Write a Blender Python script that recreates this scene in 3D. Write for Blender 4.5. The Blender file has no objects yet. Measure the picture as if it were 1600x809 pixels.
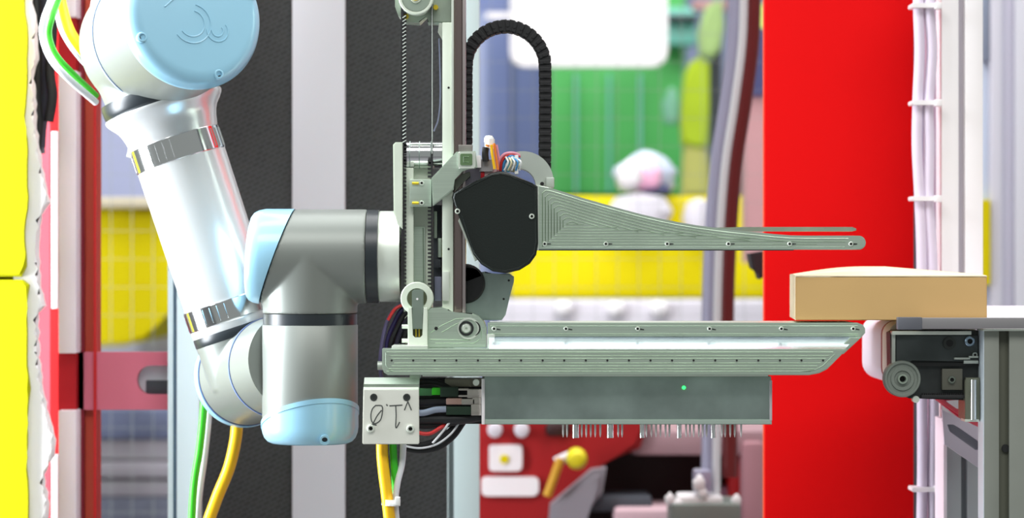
import bpy, bmesh, math, random
from mathutils import Vector, Matrix
random.seed(7)
PI = math.pi
# ------------------------------------------------------------------ camera
W, H = 1600.0, 809.0
D = 3.2                       # camera to focal plane (Y = 0)
S = 1.2 / W                   # metres per pixel on the focal plane
sc = bpy.context.scene
cd = bpy.data.cameras.new('camera'); cam = bpy.data.objects.new('camera', cd)
sc.collection.objects.link(cam); sc.camera = cam
cam.location = (0, -D, 0); cam.rotation_euler = (PI/2, 0, 0)
cd.sensor_width = 36; cd.lens = 36 * D / 1.2
cd.clip_start = 0.05; cd.clip_end = 60
cd.dof.use_dof = True; cd.dof.focus_distance = D - 0.03; cd.dof.aperture_fstop = 4.0
# ------------------------------------------------------------------ world, lamps, exposure
w = bpy.data.worlds.new('world'); sc.world = w; w.use_nodes = True
w.node_tree.nodes['Background'].inputs[0].default_value = (0.93, 1.0, 0.96, 1)
w.node_tree.nodes['Background'].inputs[1].default_value = 0.30
def area(name, loc, target, sx, sy, power, col=(1, 1, 1)):
    l = bpy.data.lights.new(name, 'AREA'); l.shape = 'RECTANGLE'; l.size = sx; l.size_y = sy
    l.energy = power; l.color = col
    o = bpy.data.objects.new(name, l); sc.collection.objects.link(o)
    o.location = loc
    o.rotation_euler = (Vector(target) - Vector(loc)).to_track_quat('-Z', 'Y').to_euler()
    return o
area('hall_lamp_left', (-1.35, -0.02, 0.30), (0, 0.06, 0.02), 0.50, 1.7, 82, (0.90, 0.95, 1.0))
area('hall_lamp_front', (0.3, -2.6, 2.9), (0.1, 0.2, 0), 5.2, 1.3, 135, (1, 0.99, 0.97))
area('hall_lamp_overhead', (0.1, 0.60, 2.5), (0.1, 0.25, 0), 2.8, 2.1, 80, (1, 1, 1))
area('hall_lamp_back', (0.4, 3.6, 3.1), (0.4, 6.0, 0), 5.0, 2.0, 205, (1, 1, 1))
area('hall_lamp_aisle', (0.1, 1.5, 2.6), (0.1, 2.8, 0), 3.0, 1.0, 60, (1, 1, 1))
sc.view_settings.view_transform = 'Standard'; sc.view_settings.look = 'None'
sc.view_settings.exposure = 0.0; sc.view_settings.gamma = 1.0
sc.view_settings.use_curve_mapping = False
# ------------------------------------------------------------------ helpers
def lin(c):
    return tuple(((v/255)/12.92 if v/255 <= .04045 else ((v/255+.055)/1.055)**2.4) for v in c) + (1,)
MATS = {}
def mat(name, rgb, rough=.5, metal=0., spec=.5, coat=0., bump=None, var=0., emit=None, trans=0., stretch=(1, 1, 1), nscale=60, ior=None):
    m = bpy.data.materials.new(name); m.use_nodes = True; MATS[name] = m
    nt = m.node_tree; b = nt.nodes['Principled BSDF']
    b.inputs['Base Color'].default_value = lin(rgb); b.inputs['Roughness'].default_value = rough
    b.inputs['Metallic'].default_value = metal; b.inputs['Specular IOR Level'].default_value = spec
    b.inputs['Coat Weight'].default_value = coat; b.inputs['Coat Roughness'].default_value = .08
    b.inputs['Transmission Weight'].default_value = trans
    if emit: b.inputs['Emission Color'].default_value = lin(rgb); b.inputs['Emission Strength'].default_value = emit
    if bump or var:
        tc = nt.nodes.new('ShaderNodeTexCoord'); mp = nt.nodes.new('ShaderNodeMapping')
        mp.inputs['Scale'].default_value = stretch
        nz = nt.nodes.new('ShaderNodeTexNoise'); nz.inputs['Scale'].default_value = nscale; nz.inputs['Detail'].default_value = 4
        nt.links.new(tc.outputs['Object'], mp.inputs[0]); nt.links.new(mp.outputs[0], nz.inputs['Vector'])
        if bump:
            bp = nt.nodes.new('ShaderNodeBump'); bp.inputs['Strength'].default_value = bump; bp.inputs['Distance'].default_value = .001
            nt.links.new(nz.outputs[0], bp.inputs['Height']); nt.links.new(bp.outputs[0], b.inputs['Normal'])
        if var:
            rp = nt.nodes.new('ShaderNodeValToRGB')
            c = lin(rgb)
            rp.color_ramp.elements[0].position = .3; rp.color_ramp.elements[1].position = .7
            rp.color_ramp.elements[0].color = tuple(v*(1-var) for v in c[:3])+(1,)
            rp.color_ramp.elements[1].color = tuple(min(1, v*(1+var)) for v in c[:3])+(1,)
            nt.links.new(nz.outputs[0], rp.inputs[0]); nt.links.new(rp.outputs[0], b.inputs['Base Color'])
    return m
alu   = mat('brushed_aluminium', (208, 224, 208), .34, .85, bump=.06, var=.07, stretch=(.12, 14, 14), nscale=60)
alul  = mat('bright_aluminium', (226, 234, 222), .34, .5, var=.05, nscale=30)
alud  = mat('dull_aluminium', (186, 200, 184), .42, 1, var=.15, bump=.1, nscale=25)
palea = mat('pale_aluminium', (222, 232, 216), .38, .12, var=.03, nscale=40)
sheet = mat('sheet_steel', (166, 182, 176), .38, .9, var=.24, nscale=16)
anod  = mat('anodised_extrusion', (188, 196, 188), .5, .55, var=.03)
extr  = mat('pale_extrusion', (190, 205, 205), .45, .35)
steel = mat('rail_steel', (158, 140, 138), .22, 1)
chrome = mat('polished_steel', (235, 236, 238), .10, 1)
tubem = mat('polished_tube', (236, 238, 238), .24, .5)
hous  = mat('grey_housing', (128, 133, 128), .40, .3, spec=.45, coat=.0, bump=.04, nscale=900)
hblue = mat('light_blue_cap', (150, 200, 224), .28, 0, coat=.5)
ringm = mat('black_ring', (38, 44, 48), .32, 0)
dark  = mat('dark_socket', (18, 20, 20), .6)
blackp = mat('black_plastic', (16, 24, 21), .38, 0, bump=.15, nscale=500)
blackr = mat('black_rubber', (22, 23, 26), .6)
belt  = mat('belt_rubber', (30, 30, 32), .6)
whitep = mat('white_plastic', (236, 238, 236), .4)
platem = mat('pale_plate', (222, 224, 214), .45, .1, var=.04, nscale=40)
brass = mat('yellow_brass', (232, 205, 60), .35, .6)
green = mat('green_cable', (60, 190, 40), .38)
yellow = mat('yellow_cable', (244, 190, 20), .38)
whitec = mat('white_cable', (222, 226, 230), .4)
redc  = mat('red_cable', (200, 50, 50), .4)
purple = mat('violet_cable', (50, 44, 90), .35)
bluec = mat('blue_wire', (70, 150, 210), .4)
orange = mat('orange_wire', (235, 130, 50), .4)
pinkc = mat('pink_wire', (225, 150, 170), .4)
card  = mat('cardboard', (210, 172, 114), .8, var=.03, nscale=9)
cardl = mat('cardboard_lit', (240, 222, 190), .8, var=.04)  # lit cardboard: brightness of top and left side put into the colour
redm  = mat('red_paint', (212, 0, 3), .6, spec=.12)
redd  = mat('deep_red_paint', (170, 12, 26), .5, spec=.35)
redp  = mat('hazed_red_paint', (214, 112, 134), .55, spec=.4)  # light haze over the red crossbar mixed into its colour
redo  = mat('orange_red_paint', (214, 84, 60), .5)
pinkw = mat('pale_pink_white', (255, 240, 250), .5)
whitew = mat('white_paint', (236, 232, 234), .5)
ledm  = mat('green_led', (40, 255, 90), .4, emit=4)
foamy = mat('yellow_vinyl', (178, 176, 0), .65, spec=.15, var=.05, nscale=8)
foamw = mat('white_foam', (250, 246, 246), .9, bump=.6, nscale=90)
beltw = mat('conveyor_belt_pale', (234, 232, 244), .5)
beltc = mat('conveyor_belt_cream', (250, 248, 236), .5)
beltr = mat('conveyor_belt_brown', (160, 70, 66), .5)
darkm = mat('dark_cast_metal', (56, 60, 60), .45, .4, var=.3, nscale=30)
rollm = mat('roller_plastic', (128, 136, 128), .4, .2)
bgwall = mat('hall_wall_blue_grey', (140, 150, 182), .8, var=.06, nscale=1.2)
pinkwall = mat('pale_pink_surface', (204, 200, 208), .7)
yelb  = mat('yellow_barrier', (216, 200, 0), .7, spec=.15, var=.05, nscale=3)
greenm = mat('green_machine', (72, 166, 82), .55, var=.08, nscale=4)
tealm = mat('teal_paint', (110, 184, 168), .55)
creamm = mat('cream_board', (214, 204, 176), .7)
hiv   = mat('high_visibility_cloth', (160, 184, 24), .8, var=.1, nscale=8)
hiv2  = mat('faded_green_cloth', (150, 178, 112), .8)
greyd = mat('dark_grey', (66, 70, 78), .6)
greym = mat('mid_grey', (142, 138, 146), .6)
darkr = mat('maroon_paint', (110, 30, 30), .4)
blackred = mat('near_black_maroon', (44, 6, 8), .5)
lav   = mat('lavender_grey_tube', (168, 166, 190), .35, .2)
bluep = mat('navy_panel', (60, 62, 104), .5)
floorm = mat('floor_grey', (128, 128, 130), .6, var=.08, nscale=2)
ceilm = mat('ceiling_white', (205, 205, 205), .8)
inkm  = mat('ink', (70, 74, 72), .7)
wirem = mat('fence_wire', (140, 146, 142), .4, .3)
brownp = mat('dusty_brown_paint', (188, 140, 142), .6)
# dark woven panel
def woven():
    m = mat('dark_woven_panel', (46, 47, 46), .36)
    nt = m.node_tree; b = nt.nodes['Principled BSDF']
    tc = nt.nodes.new('ShaderNodeTexCoord'); mp = nt.nodes.new('ShaderNodeMapping'); mp.inputs['Rotation'].default_value = (0, math.radians(28), 0)
    br = nt.nodes.new('ShaderNodeTexBrick'); sep = nt.nodes.new('ShaderNodeSeparateXYZ'); cmb = nt.nodes.new('ShaderNodeCombineXYZ')
    nt.links.new(tc.outputs['Object'], mp.inputs[0]); nt.links.new(mp.outputs[0], sep.inputs[0])
    nt.links.new(sep.outputs[0], cmb.inputs[0]); nt.links.new(sep.outputs[2], cmb.inputs[1]); nt.links.new(cmb.outputs[0], br.inputs[0])
    br.inputs['Scale'].default_value = 42; br.inputs['Color1'].default_value = lin((42, 43, 42)); br.inputs['Color2'].default_value = lin((52, 53, 51))
    br.inputs['Mortar'].default_value = lin((66, 67, 68)); br.inputs['Mortar Size'].default_value = .07; br.inputs['Mortar Smooth'].default_value = 1
    nt.links.new(br.outputs[0], b.inputs['Base Color'])
    return m
wovenm = woven()

def sY(Y): return S * (D + Y) / D
def P(px, py, Y=0.): return Vector(((px - 800) * sY(Y), Y, (404.5 - py) * sY(Y)))
FLOOR = -1.15; CEIL = 3.3
def link(o): sc.collection.objects.link(o); return o
def root(name, label, cat, loc, group=None):
    o = bpy.data.objects.new(name, None); link(o); o.location = loc; o.empty_display_size = .05
    o['label'] = label; o['category'] = cat
    if group: o['group'] = group
    return o
def wloc(p):
    v = Vector((0, 0, 0))
    while p is not None: v = v + Vector(p.location); p = p.parent
    return v
def obj(name, bm, m, parent=None, ang=35, label=None):
    bmesh.ops.recalc_face_normals(bm, faces=bm.faces[:])
    me = bpy.data.meshes.new(name)
    off = wloc(parent) if parent else Vector((0, 0, 0))
    bmesh.ops.translate(bm, vec=-off, verts=bm.verts[:])
    bm.to_mesh(me); bm.free()
    me.shade_smooth(); me.set_sharp_from_angle(angle=math.radians(ang))
    for x in (m if isinstance(m, (list, tuple)) else [m]): me.materials.append(x)
    o = link(bpy.data.objects.new(name, me)); o.parent = parent
    if label: o['label'] = label
    return o
def tag(o, label, cat, group=None):
    o['label'] = label; o['category'] = cat
    if group: o['group'] = group
    return o
def inst(o, parent, delta, name=None):
    c = o.copy(); link(c); c.parent = parent; c.location = Vector(o.location) + Vector(delta)
    return c
def struct(o): o['kind'] = 'structure'; return o
def NB(): return bmesh.new()
def add_box(bm, x0, x1, y0, y1, z0, z1, bev=0.):
    r = bmesh.ops.create_cube(bm, size=1); vs = r['verts']
    for v in vs: v.co = Vector(((x0+x1)/2 + v.co.x*(x1-x0), (y0+y1)/2 + v.co.y*(y1-y0), (z0+z1)/2 + v.co.z*(z1-z0)))
    if bev:
        es = list({e for v in vs for e in v.link_edges})
        bmesh.ops.bevel(bm, geom=es, offset=bev, segments=2, affect='EDGES', profile=.6)
    return bm
def pbox(bm, px0, py0, px1, py1, Y0, Y1, bev=0., Yr=None):
    """box from its front face in photo pixels at depth Y0 back to Y1"""
    a = P(px0, py0, Y0 if Yr is None else Yr); b = P(px1, py1, Y0 if Yr is None else Yr)
    return add_box(bm, min(a.x, b.x), max(a.x, b.x), Y0, Y1, min(a.z, b.z), max(a.z, b.z), bev)
def prism(bm, pts, Y0, Y1, bev=0., seg=2, holes=()):
    f = [bm.verts.new(P(x, y, Y0)) for x, y in pts]
    b = [bm.verts.new(Vector((v.co.x, Y1, v.co.z))) for v in f]
    n = len(pts)
    if not holes:
        F = bm.faces.new(f); bm.faces.new(b[::-1])
        for i in range(n): bm.faces.new((f[i], b[i], b[(i+1) % n], f[(i+1) % n]))
        if bev: bmesh.ops.bevel(bm, geom=list(F.edges), offset=bev, segments=seg, affect='EDGES')
    else:
        loops = [(f, b)]
        for hp in holes:
            hf = [bm.verts.new(P(x, y, Y0)) for x, y in hp]
            hb = [bm.verts.new(Vector((v.co.x, Y1, v.co.z))) for v in hf]
            loops.append((hf, hb))
        for k in (0, 1):
            es = []
            for lp in loops:
                l = lp[k]
                for i in range(len(l)):
                    es.append(bm.edges.new((l[i], l[(i+1) % len(l)])))
            bmesh.ops.triangle_fill(bm, use_beauty=True, use_dissolve=False, edges=es)
        for lf, lb in loops:
            m_ = len(lf)
            for i in range(m_): bm.faces.new((lf[i], lb[i], lb[(i+1) % m_], lf[(i+1) % m_]))
    return bm
def rrect(x0, y0, x1, y1, r, n=5):
    out = []
    for cx, cy, a0 in ((x1-r, y0+r, -90), (x1-r, y1-r, 0), (x0+r, y1-r, 90), (x0+r, y0+r, 180)):
        for i in range(n+1):
            a = math.radians(a0 + 90*i/n); out.append((cx + r*math.cos(a), cy + r*math.sin(a)))
    return out
def circ(cx, cy, r, n=24, a0=0, a1=360):
    k = n if (a1-a0) == 360 else n+1
    return [(cx + r*math.cos(math.radians(a0+(a1-a0)*i/n)), cy + r*math.sin(math.radians(a0+(a1-a0)*i/n))) for i in range(k)]
def frame(ax):
    ax = Vector(ax).normalized(); u = ax.orthogonal().normalized(); return ax, u, ax.cross(u)
def lathe(bm, o, ax, prof, n=48):
    """prof: (distance along the axis, radius) in metres"""
    ax, u, v = frame(ax); o = Vector(o); rings = []
    for t, r in prof:
        if r < 1e-6: rings.append([bm.verts.new(o + ax*t)])
        else: rings.append([bm.verts.new(o + ax*t + u*(r*math.cos(2*PI*i/n)) + v*(r*math.sin(2*PI*i/n))) for i in range(n)])
    for a, b in zip(rings, rings[1:]):
        for i in range(n):
            j = (i+1) % n
            if len(a) == 1 and len(b) == 1: continue
            if len(a) == 1: bm.faces.new((a[0], b[i], b[j]))
            elif len(b) == 1: bm.faces.new((a[i], b[0], a[j]))
            else: bm.faces.new((a[i], b[i], b[j], a[j]))
    return bm
def cyl(bm, o, ax, t0, t1, r, bev=0., n=32):
    if bev: pr = [(t0, 0), (t0, r-bev), (t0+bev*.3, r-bev*.3), (t0+bev, r), (t1-bev, r), (t1-bev*.3, r-bev*.3), (t1, r-bev), (t1, 0)]
    else: pr = [(t0, 0), (t0, r), (t1, r), (t1, 0)]
    return lathe(bm, o, ax, pr, n)
def smooth_path(pts, k=8):
    pts = [Vector(p) for p in pts]
    if len(pts) < 3: return pts
    out = []
    for i in range(len(pts)-1):
        p0 = pts[i-1] if i else pts[0]*2-pts[1]; p1, p2 = pts[i], pts[i+1]
        p3 = pts[i+2] if i+2 < len(pts) else p2*2-p1
        for j in range(k):
            t = j/k
            out.append(.5*((2*p1)+(p2-p0)*t+(2*p0-5*p1+4*p2-p3)*t*t+(3*p1-p0-3*p2+p3)*t**3))
    out.append(pts[-1]); return out
def tube(bm, pts, r, n=12, k=8, cap=True, flat=1.):
    ps = smooth_path(pts, k); rings = []
    ref = Vector((0, 1, 0))
    for i, p in enumerate(ps):
        t = (ps[min(i+1, len(ps)-1)] - ps[max(i-1, 0)]).normalized()
        u = ref - t*ref.dot(t)
        if u.length < 1e-3: u = t.orthogonal()
        u.normalize(); v = t.cross(u); ref = u
        rings.append([bm.verts.new(p + u*(r*flat*math.cos(2*PI*q/n)) + v*(r*math.sin(2*PI*q/n))) for q in range(n)])
    for a, b in zip(rings, rings[1:]):
        for i in range(n): bm.faces.new((a[i], b[i], b[(i+1) % n], a[(i+1) % n]))
    if cap: bm.faces.new(rings[0]); bm.faces.new(rings[-1][::-1])
    return bm
def ptube(bm, pts, rpx, Y=0., **kw):
    q = [P(p[0], p[1], p[2] if len(p) > 2 else Y) for p in pts]
    return tube(bm, q, rpx * sY(pts[0][2] if len(pts[0]) > 2 else Y), **kw)
def ridge(bm, pts, Y, wpx=1.6, h=.0004):
    h *= 1.35
    # shallow raised milling bead with a triangular section lying on a front face
    q = [P(x, y, Y) for x, y in pts]; hw = wpx*S/2; prev = None
    for i, p in enumerate(q):
        t = (q[min(i+1, len(q)-1)] - q[max(i-1, 0)]).normalized(); nrm = Vector((-t.z, 0, t.x))
        a = bm.verts.new(p + nrm*hw + Vector((0, .0002, 0))); b = bm.verts.new(p + Vector((0, -h, 0))); c = bm.verts.new(p - nrm*hw + Vector((0, .0002, 0)))
        if prev:
            bm.faces.new((prev[0], a, b, prev[1])); bm.faces.new((prev[1], b, c, prev[2]))
        prev = (a, b, c)
    return bm
_scr = {}
def screw(px, py, Y, r, parent, m=None, name='screw', label=None, d=.0025):
    """socket head screw facing the camera; shares mesh data"""
    m = m or alul; key = (round(r, 2), m.name, d)
    if key not in _scr:
        bm = NB(); R = r*S
        lathe(bm, (0, 0, 0), (0, -1, 0), [(-.001, R), (d*.7, R), (d, R*.85), (d, R*.52)], 16)
        k = len(bm.faces)
        lathe(bm, (0, 0, 0), (0, -1, 0), [(d, R*.52), (d*.3, R*.46), (d*.3, 0)], 6)
        bm.faces.ensure_lookup_table()
        for f in bm.faces[k:]: f.material_index = 1
        me = bpy.data.meshes.new(name); bm.to_mesh(me); bm.free()
        me.shade_smooth(); me.set_sharp_from_angle(angle=.6)
        me.materials.append(m); me.materials.append(dark); _scr[key] = me
    o = link(bpy.data.objects.new(name, _scr[key])); o.parent = parent
    o.location = P(px, py, Y) - wloc(parent)
    if label: o['label'] = label
    return o
def remesh(o, vox=.0018, it=10):
    a = o.modifiers.new('fuse', 'REMESH'); a.mode = 'VOXEL'; a.voxel_size = vox; a.use_smooth_shade = True
    b = o.modifiers.new('soften', 'SMOOTH'); b.iterations = it; b.factor = .5
    return o
def cut(bm, co, no, keep_neg=True):
    g = bm.verts[:]+bm.edges[:]+bm.faces[:]
    r = bmesh.ops.bisect_plane(bm, geom=g, plane_co=co, plane_no=no, clear_outer=keep_neg, clear_inner=not keep_neg)
    es = [e for e in r['geom_cut'] if isinstance(e, bmesh.types.BMEdge)]
    try: bmesh.ops.contextual_create(bm, geom=es)
    except Exception: pass
    return bm

# ================================================================== SETTING
bm = NB(); add_box(bm, -5, 5, -4.5, 8.6, FLOOR-.1, FLOOR); struct(obj('floor', bm, floorm))
bm = NB(); add_box(bm, -5, 5, 8.6, 8.8, FLOOR-.1, CEIL); struct(obj('wall_back', bm, bgwall))

# background: things stand on the floor, blurred by real depth of field
# pale low wall shelf below the yellow barrier
r = root('yellow_barrier', 'long yellow barrier panel behind the wire fence, left of the red column', 'barrier', Vector((P(1000, 0, 2.6).x, 2.6, FLOOR)))
yb = r
bm = NB(); pbox(bm, 796, 306, 1215, 466, 2.6, 2.66, .01); obj('panel', bm, yelb, r)
for x in (812, 1000, 1190):
    bm = NB(); a = P(x-6, 466, 2.64); b = P(x+6, 0, 2.64); add_box(bm, a.x, b.x, 2.665, 2.70, FLOOR, P(0, 320, 2.66).z); obj('post', bm, greyd, r)
r = root('pallet_bench', 'pale lilac bench top below the yellow barrier', 'bench', Vector((P(1000, 0, 2.5).x, 2.5, FLOOR)))
bm = NB(); pbox(bm, 780, 470, 1215, 560, 2.3, 2.58, .01); obj('bench_top', bm, pinkwall, r)
for x in (800, 1200):
    bm = NB(); a = P(x-8, 560, 2.4); b = P(x+8, 0, 2.4); add_box(bm, a.x, b.x, 2.38, 2.44, FLOOR, a.z); obj('leg', bm, greym, r)
for k, (x, y, rx) in enumerate(((880, 482, 13), (962, 483, 13), (1030, 482, 14))):
    bm = NB(); lathe(bm, P(x, y, 2.28), (0, -1, 0), [(-.02, 0), (-.02, rx*sY(2.28)), (.01, rx*sY(2.28)), (.03, 0)], 20)
    obj('edge_knob', bm, whitew, r)
for k, (x, y, a, b) in enumerate(((1000, 330, 52, 22), (1092, 340, 26, 24))):
    bm = NB(); c = P(x, y, 2.55); rr = a*sY(2.55)
    lathe(bm, c+Vector((0, 0, -b*sY(2.5))), (0, 0, 1), [(0, 0), (0, rr*.8), (b*sY(2.5), rr), (2*b*sY(2.5), rr*.75), (2*b*sY(2.5)+.01, 0)], 20)
    for v in bm.verts: v.co.y = 2.55 + (v.co.y-2.55)*.04/rr
    obj('white_bundle', bm, pinkwall, yb)  # white bundle with no support of its own, parented to the barrier
# green machine
r = root('green_machine', 'large bright green machine cabinet with a white board, behind the wire fence', 'machine', Vector((P(960, 0, 4.).x, 4., FLOOR)))
bm = NB(); pbox(bm, 858, -120, 1072, 305, 4.0, 4.7, .02); a = P(858, 306, 4); b = P(1072, 306, 4); add_box(bm, a.x, b.x, 4.02, 4.6, FLOOR, a.z); obj('cabinet', bm, greenm, r)
for x in (900, 952, 1000):
    bm = NB(); pbox(bm, x-2, 115, x+2, 300, 3.985, 4.0); obj('panel_seam', bm, tealm, r)
bm = NB(); pbox(bm, 1040, 12, 1088, 70, 3.9, 3.99, .01); obj('hatch', bm, tealm, r)
bm = NB(); pbox(bm, 1042, 22, 1092, 30, 3.86, 3.93, .005); obj('handle', bm, greyd, r)
bm = NB(); prism(bm, rrect(797, -60, 1043, 104, 22), 3.3, 3.34, .004)
o = obj('display_board', bm, whitew, None); tag(o, 'large blank white board with rounded corners in front of the green machine', 'board')
r = root('board_stand', 'slim grey stand carrying the white board', 'stand', Vector((P(980, 0, 3.36).x, 3.36, FLOOR)))
a = P(975, 0, 3.36); b = P(985, 0, 3.36); bm = NB(); add_box(bm, a.x, b.x, 3.345, 3.375, P(0, 60, 3.36).z, P(0, -50, 3.36).z); obj('upright', bm, whitew, r)
bm = NB(); a = P(760, 0, 3.36); add_box(bm, a.x, b.x, 3.345, 3.375, P(0, 30, 3.36).z, P(0, 20, 3.36).z); obj('cross_arm', bm, whitew, r)
bm = NB(); add_box(bm, a.x-.03, a.x, 3.345, 3.375, FLOOR, P(0, 20, 3.36).z); obj('post', bm, bgwall, r)
# pinkish bundle
r = root('plastic_bundle', 'pale bluish and pink plastic-wrapped bundle on top of the yellow barrier', 'bundle', P(1010, 300, 2.6))
def blob(name, px, py, ax, ay, Y, m, parent, ay_d=.6, label=None):
    bm = NB(); bmesh.ops.create_icosphere(bm, subdivisions=3, radius=1)
    c = P(px, py, Y)
    for v in bm.verts:
        n = 1 + .10*math.sin(5*v.co.x+2*v.co.z) + .06*math.sin(9*v.co.z+px)
        v.co = Vector((c.x+v.co.x*ax*sY(Y)*n, Y+v.co.y*ax*sY(Y)*ay_d, c.z+v.co.z*ay*sY(Y)*n))
    return obj(name, bm, m, parent, 80, label)
bwrap = mat('pale_blue_wrap', (190, 200, 218), .5); pwrap = mat('pink_wrap', (236, 176, 204), .5)
blob('wrapping', 1012, 272, 50, 34, 2.62, bwrap, r); blob('pink_roll', 1010, 275, 27, 20, 2.56, pwrap, r, .5); blob('white_roll', 985, 272, 20, 20, 2.54, whitew, r, .5)
blob('dark_core', 1025, 296, 26, 9, 2.58, bluep, r, .5)
# hi-vis garment on a stand
r = root('safety_jacket', 'yellow-green high-visibility jacket hanging on a dark rack beside the green machine', 'jacket', P(1085, 300, 3.4))
bm = NB(); prism(bm, [(1080, 96), (1094, 88), (1108, 98), (1108, 160), (1106, 228), (1090, 232), (1066, 224), (1064, 190), (1068, 140), (1072, 112)], 3.38, 3.44, .008, 3); obj('body', bm, hiv, r, 60)
bm = NB(); prism(bm, [(1108, 6), (1128, -2), (1132, 40), (1126, 76), (1112, 92), (1094, 84), (1092, 50), (1100, 20)], 3.37, 3.43, .008, 3); obj('shoulder', bm, hiv2, r, 60)
bm = NB(); prism(bm, [(1070, 222), (1104, 225), (1110, 306), (1066, 306)], 3.39, 3.45, .008, 3); obj('lower_hem', bm, mat('olive_cloth', (176, 176, 96), .8), r, 60)
blob('grey_sleeve', 1050, 168, 14, 30, 3.42, mat('grey_green_cloth', (120, 176, 150), .8), r, .5)
r = root('coat_rack', 'dark coat rack post behind the high-visibility jacket', 'rack', Vector((P(1118, 0, 3.5).x, 3.5, FLOOR)))
bm = NB(); a = P(1110, 60, 3.5); b = P(1128, 60, 3.5); add_box(bm, a.x, b.x, 3.5, 3.56, FLOOR, a.z); obj('post', bm, greyd, r)
bm = NB(); pbox(bm, 1084, 0, 1136, 14, 3.48, 3.54); obj('top_bar', bm, brownp, r)
# blue-grey cabinet behind cable chain
r = root('blue_grey_cabinet', 'tall blue-grey cabinet seen between the lift rail and the green machine', 'cabinet', Vector((P(800, 0, 4.8).x, 4.8, FLOOR)))
bm = NB(); a = P(735, 0, 4.8); b = P(862, -80, 4.8); add_box(bm, a.x, b.x, 4.8, 5.3, FLOOR, b.z); obj('body', bm, mat('cabinet_blue_grey', (98, 110, 156), .6, var=.05, nscale=3), r)
bm = NB(); a = P(798, 0, 4.78); b = P(800, -80, 4.78); add_box(bm, a.x, b.x, 4.785, 4.80, FLOOR, b.z); obj('door_seam', bm, greyd, r)
# wire safety fence
r = root('wire_fence', 'fine wire mesh safety fence standing between the robot cell and the hall', 'fence', Vector((0, 1.65, FLOOR)))
bm = NB()
for i in range(-24, 19):
    x = i*.0375; add_box(bm, x-.0004, x+.0004, 1.65, 1.652, -.9, .95)
for j in range(-18, 20):
    z = j*.05; add_box(bm, -.90, .69, 1.652, 1.654, z-.0003, z+.0003)
o = obj('wire_mesh', bm, wirem, r); o['kind'] = 'stuff'
for x in (-.92, .70):
    bm = NB(); add_box(bm, x-.02, x+.02, 1.63, 1.67, FLOOR, 1.0); obj('post', bm, greyd, r)
for z in (-.92, .97):
    bm = NB(); add_box(bm, -.90, .68, 1.64, 1.66, z-.015, z+.015); obj('rail', bm, greyd, r)

# lower middle: red machine with labels
r = root('red_machine', 'red machine housing with white labels and a dark opening, under the gripper', 'machine', Vector((P(960, 0, 1.2).x, 1.2, FLOOR)))
Y = 1.2
bm = NB(); prism(bm, [(735, 640), (1022, 640), (1000, 700), (900, 742), (850, 800), (840, 1000), (735, 1000)], Y, Y+.3, .01); obj('red_cover', bm, redm if 0 else mat('machine_red', (156, 4, 10), .5), r)
bm = NB(); pbox(bm, 985, 672, 1215, 712, Y+.02, Y+.3, .01); obj('upper_beam', bm, mat('dusty_rose_paint', (158, 124, 130), .6), r)
bm = NB(); pbox(bm, 860, 705, 1205, 1000, Y+.2, Y+.4); obj('opening', bm, blackred, r)
bm = NB(); pbox(bm, 1140, 700, 1165, 790, Y+.05, Y+.2, .01); obj('red_block', bm, mat('machine_red_b', (160, 8, 14), .5), r)
bm = NB(); pbox(bm, 1160, 690, 1196, 1000, Y, Y+.2, .01); obj('side_column', bm, mat('rose_column', (164, 116, 124), .6), r)
bm = NB(); pbox(bm, 1100, 760, 1165, 1000, Y+.1, Y+.2, .01); obj('side_plate', bm, mat('rose_plate', (150, 108, 128), .6), r)
bm = NB(); prism(bm, [(860, 790), (925, 735), (948, 732), (942, 770), (905, 815), (870, 1000), (840, 1000)], Y-.05, Y+.05, .01); obj('grey_bracket', bm, greym, r)
bm = NB(); pbox(bm, 905, 775, 1020, 800, Y-.02, Y+.1, .01); obj('dark_tray', bm, greyd, r)
bm = NB(); pbox(bm, 960, 796, 1060, 1000, Y-.08, Y+.1, .01); obj('pale_ledge', bm, mat('ledge_rose', (196, 164, 172), .6), r)
bm = NB(); prism(bm, rrect(764, 695, 816, 736, 6), Y-.012, Y, .002); o = obj('square_label', bm, whitew, r, label='square white label with a yellow dot')
bm = NB(); lathe(bm, P(788, 717, Y-.012), (0, -1, 0), [(-.001, 0), (-.001, 7*sY(Y)), (.003, 7*sY(Y)), (.003, 0)], 16); obj('label_dot', bm, yelb, o)
bm = NB(); prism(bm, rrect(752, 745, 842, 775, 8), Y-.012, Y, .002); obj('long_label', bm, whitew, r, label='long blank white label')
for x, y in ((815, 672), (773, 672)):
    bm = NB(); lathe(bm, P(x, y, Y-.02), (0, -1, 0), [(-.02, 0), (-.02, 12*sY(Y)), (.01, 11*sY(Y)), (.015, 0)], 20); obj('white_knob', bm, pinkwall, r)
bm = NB(); ptube(bm, [(855, 775), (866, 745), (876, 716)], 7, Y-.06); obj('yellow_lever', bm, mat('lever_yellow', (200, 150, 30), .5), r)
bm = NB(); lathe(bm, P(901, 716, Y-.06), (0, -1, 0), [(-.02, 0), (-.02, 16*sY(Y)), (.02, 16*sY(Y)), (.035, 10*sY(Y)), (.038, 0)], 24); obj('yellow_knob', bm, mat('knob_yellow', (214, 200, 20), .5), r)
bm = NB(); ptube(bm, [(868, 722), (890, 712)], 8, Y-.05); obj('knob_stem', bm, pinkwall, r)
bm = NB(); pbox(bm, 852, 660, 892, 682, Y-.02, Y+.02, .01); obj('black_clip', bm, blackred, r)
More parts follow.
